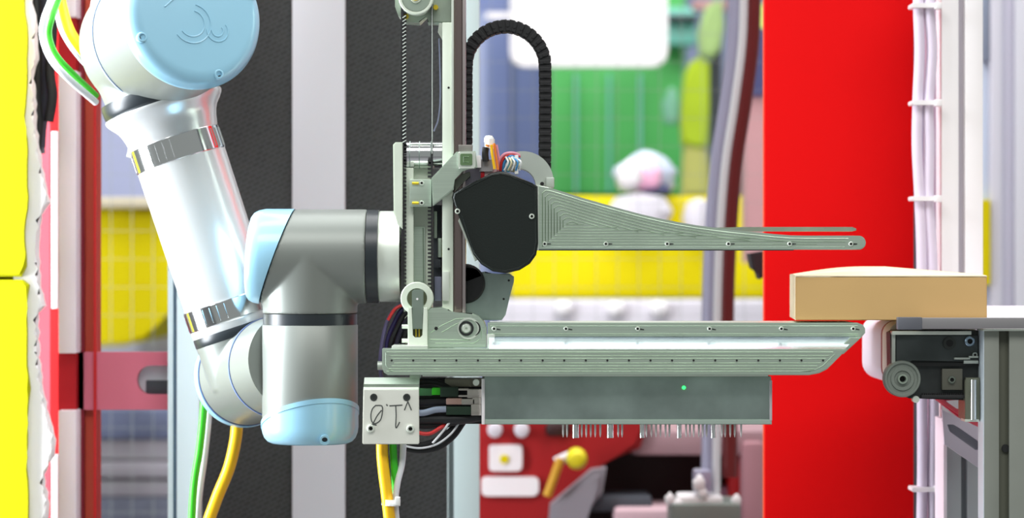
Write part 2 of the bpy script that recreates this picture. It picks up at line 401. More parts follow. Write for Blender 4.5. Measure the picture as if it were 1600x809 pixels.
# lower left grey pallet stack between posts
r = root('pallet_stack', 'grey stack of boards seen low at the left behind the red crossbar', 'stack', Vector((P(205, 0, 2.2).x, 2.2, FLOOR)))
for k, (y0, y1, m) in enumerate(((640, 686, mat('slate_blue_board', (92, 100, 128), .6, var=.3, nscale=9)), (686, 718, greym), (721, 747, greym), (750, 776, greym), (778, 860, mat('slate_board', (84, 88, 104), .6, var=.3, nscale=9)))):
    bm = NB(); pbox(bm, 140, y0, 275, y1, 2.2+.01*(k % 2), 2.6, .006); obj('board', bm, m, r)
bm = NB(); a = P(140, 858, 2.2); b = P(275, 858, 2.2); add_box(bm, a.x, b.x, 2.22, 2.6, FLOOR, a.z); obj('base', bm, greyd, r)
r = root('yellow_crate', 'large yellow container with a cream lid, behind the forearm at the left', 'container', Vector((P(205, 0, 2.3).x, 2.3, FLOOR)))
bm = NB(); prism(bm, [(140, 325), (275, 325), (275, 485), (240, 505), (228, 530), (195, 540), (140, 542)], 2.3, 2.9, .008); obj('body', bm, yelb, r)
bm = NB(); pbox(bm, 138, 308, 277, 325, 2.27, 2.93, .006); obj('lid', bm, creamm, r)
bm = NB(); pbox(bm, 140, 500, 275, 640, 2.95, 3.1, .01); obj('back_sheet', bm, mat('lilac_sheet', (188, 188, 206), .6), r)
r = root('lilac_partition', 'tall pale blue-lilac panel at the left, above the yellow container', 'panel', Vector((P(205, 0, 3.4).x, 3.4, FLOOR)))
bm = NB(); a = P(120, 330, 3.4); b = P(330, -40, 3.4); add_box(bm, a.x, b.x, 3.4, 3.46, FLOOR, b.z); obj('sheet', bm, mat('lilac_panel_paint', (166, 172, 204), .6, var=.04, nscale=4), r)

# leaning tube, maroon pipe and clamp between green machine and red column
def leaning(name, pts, rpx, Y, m, label, cat):
    bm = NB(); ptube(bm, pts, rpx, Y, n=24, k=6); return tag(obj(name, bm, m, None, 60), label, cat)
Y = .95
lp = [(1161, -60), (1158, 60), (1146, 160), (1131, 260), (1122, 380), (1118, 520), (1118, 640), (1117, 770)]
leaning('lilac_hose', [(x-10, y) for x, y in lp], 12, Y+.03, lav, 'thick lilac-grey hose leaning beside the maroon pipe', 'hose')
leaning('hose_highlight', [(x+2, y) for x, y in lp], 6.5, Y-.02, whitec, 'thin pale green-white tube added as the highlight along the lilac hose', 'hose')  # highlight on the lilac hose, modelled as a separate pale tube
leaning('maroon_pipe', [(x+17, y) for x, y in lp[:-2]] + [(1140, 640), (1140, 745)], 12, Y+.02, darkr, 'dark maroon pipe leaning to the left of the red column', 'pipe')
r = root('pipe_clamp', 'grey clamp block with pale screws at the foot of the lilac hose', 'clamp', P(1120, 790, .9))
bm = NB(); pbox(bm, 1050, 787, 1158, 860, .88, 1.02, .006); obj('block', bm, mat('clamp_grey', (120, 128, 122), .5, .3), r)
bm = NB(); pbox(bm, 1060, 775, 1130, 790, .9, .98, .006); obj('jaw', bm, whitew, r)
for x, y, rr in ((1047, 780, 8), (1059, 790, 9), (1151, 782, 8), (1093, 755, 10), (1098, 770, 8)):
    blob('clamp_screw', x, y, rr, rr*1.3, .9, whitew, r, .9)
bm = NB(); pbox(bm, 1085, 735, 1112, 770, .9, .95, .005); obj('lug', bm, lav, r)
bm = NB(); a = P(1070, 860, .9); b = P(1140, 0, .9); add_box(bm, a.x, b.x, .9, 1.0, FLOOR, a.z+.004); obj('foot', bm, greyd, r)
r = root('narrow_rear_post', 'narrow dusty brown post with a navy upper panel, just left of the red column', 'post', Vector((P(1183, 0, 2.).x, 2., FLOOR)))
bm = NB(); a = P(1166, 230, 2); b = P(1215, 150, 2); add_box(bm, a.x, b.x, 2., 2.1, a.z-.22, b.z-.0); obj('shaft', bm, brownp, r)
bm = NB(); add_box(bm, a.x, b.x, 1.99, 2.09, P(0, 150, 2).z, P(0, 45, 2).z); obj('navy_panel', bm, bluep, r)
bm = NB(); add_box(bm, a.x, b.x, 1.99, 2.09, P(0, 45, 2).z, P(0, 6, 2).z); obj('lime_label', bm, mat('lime_label', (200, 214, 110), .6), r)
bm = NB(); add_box(bm, a.x+.02, b.x+.01, 2.68, 2.72, FLOOR, P(0, -60, 2).z); obj('back_upright', bm, greyd, r)
bm = NB(); prism(bm, [(1172, 396), (1196, 392), (1197, 430), (1188, 436), (1184, 424), (1176, 418)], .6, .66, .003)
tag(obj('black_clip', bm, blackr, None), 'small black clip fixed to the left side of the red column', 'clip')

# red column
r = root('red_column', 'broad bright red steel column behind the carton, full height', 'column', Vector((P(1312, 0, .4).x, .4, FLOOR)))
a = P(1195, 0, .4); b = P(1428, 0, .4)
bm = NB(); add_box(bm, a.x, b.x, .4, .412, FLOOR, 1.2, .002); obj('front_flange', bm, redm, r)
bm = NB(); add_box(bm, a.x+.05, b.x-.05, .413, .58, FLOOR, 1.2, .004); obj('shaft', bm, redm, r)
bm = NB(); add_box(bm, a.x+.03, b.x-.03, .581, .592, FLOOR, 1.2, .002); obj('rear_flange', bm, redm, r)
a = P(1193.5, 0, .41); b = P(1197, 0, .41)
bm = NB(); add_box(bm, a.x, b.x, .4125, .425, FLOOR, 1.2); obj('edge_strip', bm, mat('orange_edge', (230, 90, 40), .5), r)
# white machine post with cables
r = root('white_profile_post', 'white grooved profile post right of the red column', 'post', Vector((P(1503, 0, .3).x, .3, FLOOR)))
for (x0, x1, Y0, m, nm) in ((1471, 1498, .3, whitew, 'face'), (1508, 1536, .3, whitew, 'face'), (1497, 1509, .315, mat('groove_grey', (196, 190, 200), .5), 'groove')):
    a = P(x0, 0, Y0); b = P(x1, 0, Y0); bm = NB(); add_box(bm, a.x, b.x, Y0, .36, P(0, 640, .3).z if nm == 'x' else FLOOR, 1.2, .001); obj(nm, bm, m, r)
a = P(1455, 0, .33); b = P(1474, 0, .33)
bm = NB(); add_box(bm, a.x, b.x, .345, .40, FLOOR, 1.2, .001); obj('side_flange', bm, mat('mauve_flange', (176, 148, 168), .5), r)
cabs = [[(1436, -60), (1435, 10), (1437, 80), (1434, 160), (1433, 230), (1437, 310), (1440, 400), (1440, 520), (1441, 640), (1441, 760), (1438, 900)],
        [(1455, -60), (1452, 10), (1456, 80), (1451, 160), (1452, 230), (1451, 310), (1456, 400), (1458, 520), (1459, 640), (1458, 760), (1459, 900)]]
for k, pts in enumerate(cabs):
    bm = NB(); ptube(bm, pts, 8.5, .30, n=20)
    tag(obj('white_cable', bm, mat('lilac_white_cable%d' % k, (220, 208, 226), .45), None, 60), ('thick white cable tied up beside the red column, left of the pair', 'thick white cable tied up beside the white post, right of the pair')[k], 'cable', 'white cables beside the red column')
for k, y in enumerate((8, 160, 310, 765)):
    bm = NB(); pts = rrect(1425, y-3.5, 1468, y+3.5, 2.5)
    prism(bm, pts, .283, .318, .001)
    o = obj('zip_tie', bm, whitew, None); tag(o, ('white zip tie round the white cables at the top edge of the picture', 'white zip tie round the white cables level with the green machine', 'white zip tie round the white cables just above the carton', 'white zip tie round the white cables low down beside the grey strut')[k], 'zip tie', 'zip ties on the white cables')
    bm = NB(); pbox(bm, 1462, y-5, 1472, y+5, .275, .30, .001); obj('lock_head', bm, whitew, o)
# pale right edge machine
r = root('pale_side_cabinet', 'pale bluish grey cabinet at the right edge with a yellow strip', 'cabinet', Vector((P(1575, 0, 1.4).x, 1.4, FLOOR)))
Y = 1.4
for (x0, x1, dy, m) in ((1530, 1548, .02, mat('cab_blue', (196, 208, 226), .6)), (1548, 1566, .0, mat('cab_grey', (214, 214, 226), .6)), (1566, 1586, .015, mat('cab_grey_b', (204, 204, 220), .6)), (1586, 1680, 0, mat('cab_grey_c', (214, 216, 226), .6))):
    a = P(x0, 0, Y); b = P(x1, 0, Y); bm = NB(); add_box(bm, a.x, b.x, Y+dy, Y+.3, FLOOR, 1.3, .003); obj('panel', bm, m, r)
bm = NB(); pbox(bm, 1536, 312, 1547, 445, Y-.01, Y+.02); obj('yellow_strip', bm, yelb, r)
bm = NB(); pbox(bm, 1536, -20, 1546, 95, Y+.005, Y+.03, .003); obj('dark_handle', bm, mat('handle_slate', (130, 140, 160), .5), r)

# ---------------------------------------------------------------- left side
r = root('torn_foam_pad', 'yellow vinyl pad with a ragged white torn foam edge, far left', 'pad', Vector((P(20, 0, .3).x, .3, FLOOR)))
Y = .3
def ragged(x, amp, y0, y1, st, seed):
    rnd = random.Random(seed); out = []; y = y0; ph = rnd.random()*6
    while y <= y1:
        out.append((x + amp*(.5*math.sin(y/31+ph)+.35*math.sin(y/13.7+ph*2)) + rnd.uniform(-.25, .25)*amp, y)); y += st
    return out
for k, (y0, y1, x) in enumerate(((-60, 432, 40), (437, 1000, 42))):
    e = [(x+rx-40, y) for (rx, y) in ragged(40, 4, y0+8, y1-8, 18, k)]
    bm = NB(); prism(bm, [(-90, y0), (x-8, y0)] + e + [(x-8, y1), (-90, y1)], Y, Y+.05, .003); obj('vinyl_cover', bm, foamy, r)
key = [(-60, 42), (0, 45), (40, 52), (90, 54), (120, 46), (150, 50), (200, 52), (250, 58), (290, 66), (315, 72), (335, 58), (400, 56), (450, 58), (478, 66), (490, 54), (560, 56), (620, 64), (660, 72), (690, 82), (715, 78), (745, 62), (790, 72), (860, 60), (1000, 60)]
e = []
rnd = random.Random(5)
for (y0, x0), (y1, x1) in zip(key, key[1:]):
    n = max(1, int((y1-y0)/9))
    for i in range(n):
        t = i/n; e.append((x0+(x1-x0)*t+rnd.uniform(-1.6, 1.6), y0+(y1-y0)*t))
bm = NB(); prism(bm, [(20, -60)] + e + [(20, 1000)], Y+.012, Y+.045, .003); obj('foam_core', bm, foamw, r)
a = P(0, 0, Y); bm = NB(); add_box(bm, P(-90, 0, Y).x, P(30, 0, Y).x, Y+.055, Y+.09, FLOOR, 1.0); obj('backing_board', bm, foamy, r)
# black cable bundle (upper left)
for k, (pts, rr, m) in enumerate(((((52, -60), (56, 30), (58, 90), (57, 150), (60, 190), (56, 235)), 8, blackr), (((66, -60), (70, 20), (66, 90), (70, 150), (64, 200), (62, 230)), 9, mat('charcoal_hose', (70, 68, 84), .5)), (((80, -60), (82, 40), (78, 110), (82, 150), (76, 190)), 8, blackr), (((58, 90), (64, 130), (60, 180), (66, 240)), 5, mat('grey_hose', (120, 114, 128), .5)))):
    bm = NB(); ptube(bm, pts, rr, .36+.02*(k % 2))
    tag(obj('dark_hose', bm, m, None, 60), ('black hose nearest the torn yellow pad at upper left', 'charcoal hose in the middle of the dark hose bundle at upper left', 'black hose on the right of the bundle, behind the pale loop of cable', 'short grey hose lying over the dark hose bundle')[k], 'hose', 'dark hoses at upper left')
# red machine frame
r = root('machine_stand', 'red painted frame of posts and crossbars at the left, with one pale pink face', 'frame', Vector((P(120, 0, .45).x, .45, FLOOR)))
a = P(50, 0, .62); b = P(92, 0, .62); bm = NB(); add_box(bm, a.x, b.x, .62, .66, FLOOR, 1.1); obj('side_plate', bm, mat('rose_red_paint', (206, 78, 92), .55, var=.12, nscale=7), r)
a = P(78, 0, .5); b = P(92, 0, .5); bm = NB(); add_box(bm, a.x, b.x, .5, .54, FLOOR, 1.1); obj('inner_post', bm, mat('strong_red_paint', (214, 10, 20), .5), r)
bm = NB(); pbox(bm, 80, 205, 90, 482, .485, .5, .001); obj('white_strip', bm, whitew, r)
bm = NB(); pbox(bm, 80, 710, 90, 900, .485, .5, .001); obj('white_strip', bm, whitew, r)
for (y0, y1) in ((-80, 26), (110, 552), (641, 1000)):
    bm = NB(); pbox(bm, 91, y0, 119, y1, .42, .47, .002); obj('post_face', bm, pinkw, r)  # post faces in pink-white against the red frame
for (y0, y1) in ((26, 110), (552, 641)):
    bm = NB(); pbox(bm, 91, y0, 119, y1, .44, .47); obj('joint_block', bm, redd, r)
for (x0, x1, m, dz) in ((119, 131, mat('wine_paint', (134, 14, 40), .5), .0), (131, 148, redo, .012), (147, 151, mat('edge_red', (206, 20, 24), .5), -.004)):
    a = P(x0, 0, .46); b = P(x1, 0, .46); bm = NB(); add_box(bm, a.x, b.x, .46+dz, .50, FLOOR, 1.1); obj('post_side', bm, m, r)
a = P(150.5, 0, .5); b = P(155, 0, .5); bm = NB(); add_box(bm, a.x, b.x, .5, .52, P(0, 330, .5).z, 1.1); obj('amber_trim', bm, mat('amber', (214, 140, 20), .5), r)
hole = rrect(214, 571, 300, 616, 21)
bm = NB(); prism(bm, [(112, 550), (330, 550), (330, 640), (112, 640)], .46, .475, holes=[hole]); obj('crossbar', bm, redp, r)
bm = NB(); prism(bm, rrect(211, 568, 303, 619, 24), .476, .50); obj('slot_backing', bm, mat('slot_grey', (214, 218, 226), .5), r)
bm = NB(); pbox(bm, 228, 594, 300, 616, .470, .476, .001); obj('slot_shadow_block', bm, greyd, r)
bm = NB(); pbox(bm, 100, 26, 240, 110, .48, .50); obj('upper_crossbar', bm, redd, r)
a = P(252, 0, .5)
# alum post left
def profile_post(name, x0, x1, Y, label, m, gx, mg, w=.05, zt=1.2):
    r = root(name, label, 'post', Vector((P((x0+x1)/2, 0, Y).x, Y, FLOOR)))
    a = P(x0, 0, Y); b = P(gx[0], 0, Y); c = P(gx[1], 0, Y); d = P(x1, 0, Y)
    bm = NB(); add_box(bm, a.x, b.x, Y, Y+w, FLOOR, zt, .001); obj('face_strip', bm, m, r)
    bm = NB(); add_box(bm, c.x, d.x, Y, Y+w, FLOOR, zt, .001); obj('face_strip', bm, m, r)
    bm = NB(); add_box(bm, b.x-.0005, c.x+.0005, Y+.010, Y+w, FLOOR, zt); obj('groove', bm, mg, r)
    return r
profile_post('left_profile_post', 262, 311, .42, 'pale blue-green aluminium profile post behind the lower forearm', mat('pale_bluegreen_profile', (228, 242, 248), .45, .15), (270, 276), mat('profile_groove', (110, 130, 150), .5), w=.035)
r2 = profile_post('middle_profile_post', 699, 749, .5, 'pale aluminium profile post behind the lift rail, ending behind the red machine', extr, (701, 709), mat('profile_groove_b', (120, 128, 130), .5))
# dark panels with white strip
r = root('woven_panel', 'dark charcoal woven panel left of the white strip, behind the robot', 'panel', Vector((P(380, 0, .62).x, .62, FLOOR)))
a = P(311, 0, .6); b = P(457, 0, .6); bm = NB(); add_box(bm, a.x, b.x, .6, .62, FLOOR, 1.2); obj('sheet', bm, wovenm, r)
r = root('woven_panel', 'dark charcoal woven panel between the white strip and the lift rail', 'panel', Vector((P(620, 0, .62).x, .62, FLOOR)))
a = P(538, 0, .6); b = P(699, 0, .6); bm = NB(); add_box(bm, a.x, b.x, .6, .62, FLOOR, 1.2); obj('sheet', bm, wovenm, r)
a = P(456.5, 0, .59); b = P(539, 0, .59); bm = NB(); add_box(bm, a.x, b.x, .59, .625, FLOOR, 1.2, .001)
tag(obj('white_strip', bm, mat('strip_white', (212, 212, 218), .55), None), 'broad white vertical strip between the two dark woven panels', 'strip')

# ================================================================== CONVEYOR + CARTON
r = root('conveyor', 'conveyor end with pale belt, dark side frame and round roller cap, under the carton', 'conveyor', Vector((P(1500, 0, 0).x, 0, FLOOR)))
def belt_loop(Y0, Y1, m, g=0.):
    X0 = P(1392-g, 0, 0).x; zt = P(0, 503-g, 0).z; zb = P(0, 606+g, 0).z
    pts = []
    for (px, py) in [(1529, 503)] + [(1420, 503)] + circ(1414, 525, 22, 6, -90, -180) + [(1392, 560)] + circ(1420, 578, 28, 6, 180, 90) + [(1529, 606)]:
        pts.append((px, py))
    bm = NB()
    f = [bm.verts.new(Vector((P(x, y, 0).x, Y0, P(x, y, 0).z))) for x, y in pts]
    b = [bm.verts.new(Vector((v.co.x, Y1, v.co.z))) for v in f]
    bm.faces.new(f); bm.faces.new(b[::-1])
    for i in range(len(f)): bm.faces.new((f[i], b[i], b[(i+1) % len(f)], f[(i+1) % len(f)]))
    return obj('belt', bm, m, r)
belt_loop(.02, .075, beltc); belt_loop(.0755, .086, beltr); belt_loop(.0865, .262, beltw)
bm = NB(); a = P(1560, 0, 0); add_box(bm, a.x, a.x+.35, .02, .262, P(0, 504, 0).z, P(0, 500, 0).z); obj('carry_plate', bm, whitew, r)
bm = NB(); a = P(1495, 486, .28); add_box(bm, a.x, a.x+.40, .268, .292, P(0, 545, .28).z, P(0, 478, .28).z, .001); obj('far_guide', bm, pinkw, r)
bm = NB(); pbox(bm, 1403, 495.5, 1441, 515, -.062, -.048, .0012); obj('rail_tip', bm, mat('slate_plastic', (98, 100, 108), .5), r, label='dark grey end cap')
bm = NB(); pbox(bm, 1440.5, 496, 1680, 513.5, -.061, -.048, .0012); pbox(bm, 1441, 510, 1529, 514, -.048, .015); obj('side_rail', bm, mat('rail_alu', (206, 200, 204), .3, 1), r)
# dark frame
bm = NB(); prism(bm, [(1391, 520), (1398, 516), (1529, 516), (1529, 626), (1420, 622), (1400, 600), (1392, 585)], -.015, .018, .001); obj('side_frame', bm, darkm, r)
bm = NB(); prism(bm, [(1394, 521), (1399, 519), (1399, 600), (1394, 592)], -.022, -.014); obj('frame_lip', bm, anod, r)
bm = NB(); pbox(bm, 1394, 517, 1518, 523, -.026, -.01, .0008); obj('upper_ledge', bm, alul, r)
bm = NB(); prism(bm, [(1400, 524), (1528, 524), (1528, 566), (1425, 562), (1400, 580)], -.020, -.013, .0006); obj('cover_plate', bm, mat('cover_grey', (74, 80, 80), .4, .5, var=.15, nscale=40), r)
bm = NB(); pbox(bm, 1425, 566, 1530, 572, -.019, -.013); obj('slot', bm, dark, r)
bm = NB(); prism(bm, circ(1484, 536, 10), -.024, -.018, .0008); o = obj('pivot_boss', bm, mat('boss_dark', (66, 70, 68), .4, .5), r)
bm = NB(); prism(bm, circ(1484, 536, 5.5), -.0246, -.018); obj('pivot_hole', bm, dark, o)
screw(1515, 533, -.022, 8, r, mat('bluish_steel', (150, 170, 190), .25, .9), d=.003, label='bluish steel socket screw')
bm = NB(); pbox(bm, 1491, 558.5, 1516, 561.5, -.024, -.018, .0004); pbox(bm, 1514, 556, 1529, 559, -.025, -.018, .0004); pbox(bm, 1506, 563, 1529, 568, -.023, -.018, .0004); obj('latch', bm, anod, r)
screw(1523, 554, -.022, 4, r, anod)
bm = NB(); pbox(bm, 1472, 576, 1504, 609, -.022, -.012, .0008); obj('mount_plate', bm, mat('olive_plate', (98, 98, 88), .5, .4), r)
screw(1487, 593, -.022, 6, r, mat('dull_screw', (130, 138, 128), .35, .8), d=.003)
bm = NB(); pbox(bm, 1440, 617, 1529, 622, -.024, -.013, .0005); obj('drive_belt', bm, belt, r)
bm = NB()
for i in range(34): pbox(bm, 1442+i*3, 614.5, 1443.6+i*3, 617.5, -.022, -.014)
o = obj('belt_teeth', bm, belt, r); o['kind'] = 'stuff'
bm = NB(); c = P(1409, 591.5, -.02)
R = 28.5*S
lathe(bm, c, (0, -1, 0), [(-.01, 0), (-.01, R), (.006, R), (.0075, R*.96), (.0075, R*.86), (.0055, R*.80), (.0055, R*.66), (.0070, R*.62), (.0070, R*.46), (.0055, R*.42), (.0055, R*.30), (.0085, R*.28), (.0085, R*.17), (.002, R*.15), (.002, 0)], 48); o = obj('roller_cap', bm, rollm, r)
bm = NB(); lathe(bm, c, (0, -1, 0), [(.002, R*.15), (.0025, 0)], 16); obj('axle_hole', bm, dark, o)
bm = NB(); lathe(bm, c, (0, -1, 0), [(.007, R*.27), (.0092, R*.26), (.0092, R*.18), (.006, R*.16)], 24); obj('axle_ring', bm, alud, o)
bm = NB(); cyl(bm, P(1429, 623, -.01), (0, -1, 0), 0, .012, .004); obj('foot_screw', bm, alul, r)
bm = NB(); prism(bm, [(1510, 590), (1531, 590), (1531, 656), (1508, 656), (1508, 596)], -.028, .02, .001); o = obj('lower_bracket', bm, mat('bracket_olive', (132, 136, 120), .4, .7), r)
bm = NB(); cyl(bm, P(1521, 655, -.0315), (0, 0, 1), 0, .046, .0035); obj('bracket_rod', bm, chrome, o)
bm = NB(); pbox(bm, 1508, 655, 1530, 659, -.03, .0, .0005); obj('bracket_foot', bm, alul, o)
# post right
r = root('conveyor_leg_post', 'thick grey aluminium profile post carrying the conveyor at the right edge', 'post', Vector((P(1575, 0, -.03).x, -.03, FLOOR)))
zt = P(0, 516.9, -.05).z
mleg = mat('leg_grey', (138, 142, 134), .5, .35, var=.04, nscale=20); mg = mat('leg_groove', (84, 86, 74), .5, .2)
for x0, x1, Y0, m, nm in ((1538, 1561, -.05, mleg, 'face_strip'), (1577, 1660, -.05, mleg, 'face_strip'), (1560.5, 1577.5, -.043, mg, 'groove')):
    a = P(x0, 0, -.05); b = P(x1, 0, -.05); bm = NB(); add_box(bm, a.x, b.x, Y0, -.012, FLOOR, zt, .0006); obj(nm, bm, m, r)
a = P(1537, 0, -.05); bm = NB(); add_box(bm, a.x-.0002, a.x+.0012, -.049, -.0125, FLOOR, zt); obj('side_face', bm, mat('leg_side_lit', (214, 226, 234), .4, .1), r)  # light from the left put into this face's colour
bm = NB(); pbox(bm, 1536, 514.2, 1680, 517, -.056, -.012, .0006); obj('top_cap', bm, alul, r)
bm = NB(); cyl(bm, P(1571, 700, -.044), (0, -1, 0), 0, .002, .0045); obj('slot_nut', bm, dark, r)
# struts behind
r = root('slotted_strut', 'pale diagonal strut with a dark slot, lower right behind the conveyor leg', 'strut', P(1500, 690, .1))
hole = [(1480, 663), (1490, 663), (1500, 669), (1530, 690), (1532, 703), (1524, 703), (1484, 674)]
bm = NB(); prism(bm, [(1472, 640), (1560, 682), (1560, 752), (1476, 694)], .10, .106, holes=[hole]); obj('strut_plate', bm, mat('strut_lilac', (226, 214, 230), .5), r)
bm = NB(); prism(bm, [(1474, 656), (1545, 688), (1545, 715), (1480, 682)], .1065, .12); obj('slot_backing', bm, mat('slot_slate', (160, 162, 172), .5), r)
r = root('red_strut', 'short red diagonal bracket below the conveyor side frame', 'strut', P(1485, 640, .16))
bm = NB(); prism(bm, [(1455, 618), (1530, 618), (1530, 664), (1502, 655)], .14, .155, .001, holes=[[(1478, 626), (1502, 624), (1502, 640), (1492, 638)]]); obj('web', bm, mat('strut_red', (206, 60, 84), .5), r)
bm = NB(); prism(bm, [(1456, 618), (1462, 616), (1530, 662), (1530, 670)], .13, .16, .001); obj('flange', bm, mat('strut_pink', (232, 96, 110), .5), r)
profile_post('lower_grey_post', 1479, 1560, .22, 'short grey profile post under the slotted strut', mat('lower_post_grey', (186, 192, 196), .5), (1502, 1511), mat('lower_groove', (140, 146, 152), .5), zt=P(0, 665, .22).z)
a = P(1474.5, 0, .2); b = P(1479.5, 0, .2); bm = NB(); add_box(bm, a.x, b.x, .2, .27, FLOOR, P(0, 655, .2).z); tag(obj('edge_angle', bm, pinkw, None), 'thin pale pink edge angle on the left of the short grey profile post', 'edge angle')

# carton
r = root('carton', 'flat brown cardboard carton bridging the gripper plate and the conveyor', 'box', P(1390, 500, .08))
th = math.radians(3.9)
cw = (1538-1243)*S*.995; cdp = .20; z0 = P(0, 500.3, -.04).z; z1 = P(0, 431, -.04).z
A = P(1243, 500, -.03); ex = Vector((math.cos(th), -math.sin(th), 0)); ey = Vector((math.sin(th), math.cos(th), 0))
A.z = 0
def cpt(u, v, z): return A + ex*(u*cw) + ey*(v*cdp) + Vector((0, 0, z))
def slab(bm, u0, u1, v0, v1, za, zb):
    vs = [bm.verts.new(cpt(u, v, z)) for z in (za, zb) for v in (v0, v1) for u in (u0, u1)]
    for f in ((0, 1, 3, 2), (4, 6, 7, 5), (0, 4, 5, 1), (2, 3, 7, 6), (0, 2, 6, 4), (1, 5, 7, 3)): bm.faces.new([vs[i] for i in f])
t = .012
bm = NB(); slab(bm, 0, 1, 0, t, z0, z1); bmesh.ops.bevel(bm, geom=bm.edges[:], offset=.0008, segments=2, affect='EDGES'); obj('front_wall', bm, card, r)
bm = NB(); slab(bm, 0, 1, 1-t, 1, z0, z1); obj('back_wall', bm, card, r)
bm = NB(); slab(bm, 0, .012, t, 1-t, z0, z1); obj('side_wall', bm, cardl, r, label='left side wall coloured as brightly lit')
bm = NB(); slab(bm, .988, 1, t, 1-t, z0, z1); obj('side_wall', bm, card, r)
bm = NB(); slab(bm, .012, .988, t, 1-t, z0, z0+.003); obj('bottom', bm, card, r)
for k in (0, 1):       # two bulging top flaps
    bm = NB(); g = {}
    NU, NV = 24, 6
    for i in range(NU+1):
        for j in range(NV+1):
            u = i/NU; vv = j/NV; v = .5*vv if k == 0 else 1-.5*vv
            lift = (.0100 if k == 0 else .0105)*math.sin(min(1, vv)*PI/2)
            prof = .12+.88*math.sin(min(1, u/.38)*PI/2) if u < .38 else (1 if u < .5 else 1-(u-.5)*1.75)
            z = z1 + .0004 + lift*prof
            g[i, j, 0] = bm.verts.new(cpt(u, v, z)); g[i, j, 1] = bm.verts.new(cpt(u, v, z-.002))
    for i in range(NU):
        for j in range(NV):
            for s in (0, 1): bm.faces.new((g[i, j, s], g[i+1, j, s], g[i+1, j+1, s], g[i, j+1, s]))
    for i in range(NU):
        for j in (0, NV): bm.faces.new((g[i, j, 0], g[i+1, j, 0], g[i+1, j, 1], g[i, j, 1]))
    for j in range(NV):
        for i in (0, NU): bm.faces.new((g[i, j, 0], g[i, j+1, 0], g[i, j+1, 1], g[i, j, 1]))
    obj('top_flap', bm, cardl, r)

# ================================================================== ROBOT ARM
ra = root('robot_arm', 'grey and silver robot arm with light blue joint caps, holding the gripper', 'robot arm', P(330, 400, .13))
Yf = .13; d2 = Vector((.314, 0, -.949)).normalized(); aj = Vector((.46, -.875, .148)).normalized()
sf = sY(Yf)
def Pf(px, py): return P(px, py, Yf)
# --- elbow
Hc = Pf(234, 68)
R1 = 108*sf; L = 204*sf
bm = NB()
lathe(bm, Hc, aj, [(-62*sf, 0), (-62*sf, R1*.62), (-54*sf, R1*.82), (-36*sf, R1*.96), (-12*sf, R1), (L*.88, R1), (L*.88, 0)], 64)
lathe(bm, Hc, d2, [(0, 0), (0, 102*sf), (50*sf, 98*sf), (81*sf, 95*sf), (81*sf, 0)], 64)
o = obj('elbow_housing', bm, hous, ra, 60); remesh(o, .0022, 14)
bm = NB(); lathe(bm, Hc, aj, [(L*.20, R1*.99), (L*.20, R1+.0012), (L*.22, R1+.0012), (L*.22, R1*.99)], 64); obj('joint_seam', bm, mat('seam_blue', (150, 170, 205), .4), ra)
bm = NB(); Rc = R1*.985
lathe(bm, Hc, aj, [(L*.86, 0), (L*.86, Rc*1.0), (L*.865, Rc*1.035), (L*.885, Rc*1.04), (L*.90, Rc*1.02), (L*.94, Rc*1.0), (L*.965, Rc*.97), (L*.985, Rc*.92), (L*.997, Rc*.86), (L*1.0, Rc*.80), (L*1.0, 0)], 96); cap = obj('elbow_cap', bm, hblue, ra, 50, label='round light blue cap')
# raised emblem rings on cap (generic swirl)
cc = Hc + aj*(L*1.0+.0002); _, uu, vv = frame(aj)
e1 = (Vector((.952, 0, .306)) - aj*aj.dot(Vector((.952, 0, .306)))).normalized(); e2 = aj.cross(e1)
def cp(x, y): return cc + e1*(x*sf) - Vector(e2)*(y*sf)*(1 if e2.z < 0 else -1)
bm = NB()
def arcp(r, a0, a1, ox=0, oy=0, n=14): return [cp(ox+r*math.cos(math.radians(a0+(a1-a0)*i/n)), oy+r*math.sin(math.radians(a0+(a1-a0)*i/n))) for i in range(n+1)]
for pts in (arcp(30, -160, 60, -12, -12), arcp(20, -160, 60, -12, -12), arcp(17, 20, -200, 24, -32), arcp(9, 20, -200, 24, -32), [cp(-46, 22), cp(-20, 34), cp(16, 48)]):
    tube(bm, pts, .0009, 6, 2, flat=1)
obj('raised_emblem', bm, hblue, cap)
for ang in (172, 87, -5, 265):
    q = Hc + aj*(L*.965) + (e1*math.cos(math.radians(ang)) + Vector(e2)*(-1 if e2.z > 0 else 1)*math.sin(math.radians(ang))*1.0)*(Rc*.90)
    bm = NB(); lathe(bm, q, aj, [(-.004, 0), (-.004, .0062), (.0048, .0062), (.006, .0050), (.006, .0036), (.003, .0032), (.003, 0)], 20); s_ = obj('cap_screw', bm, hblue, cap)
    bm = NB(); lathe(bm, q, aj, [(.0032, .0034), (.0034, 0)], 6); obj('screw_socket', bm, ringm, cap)
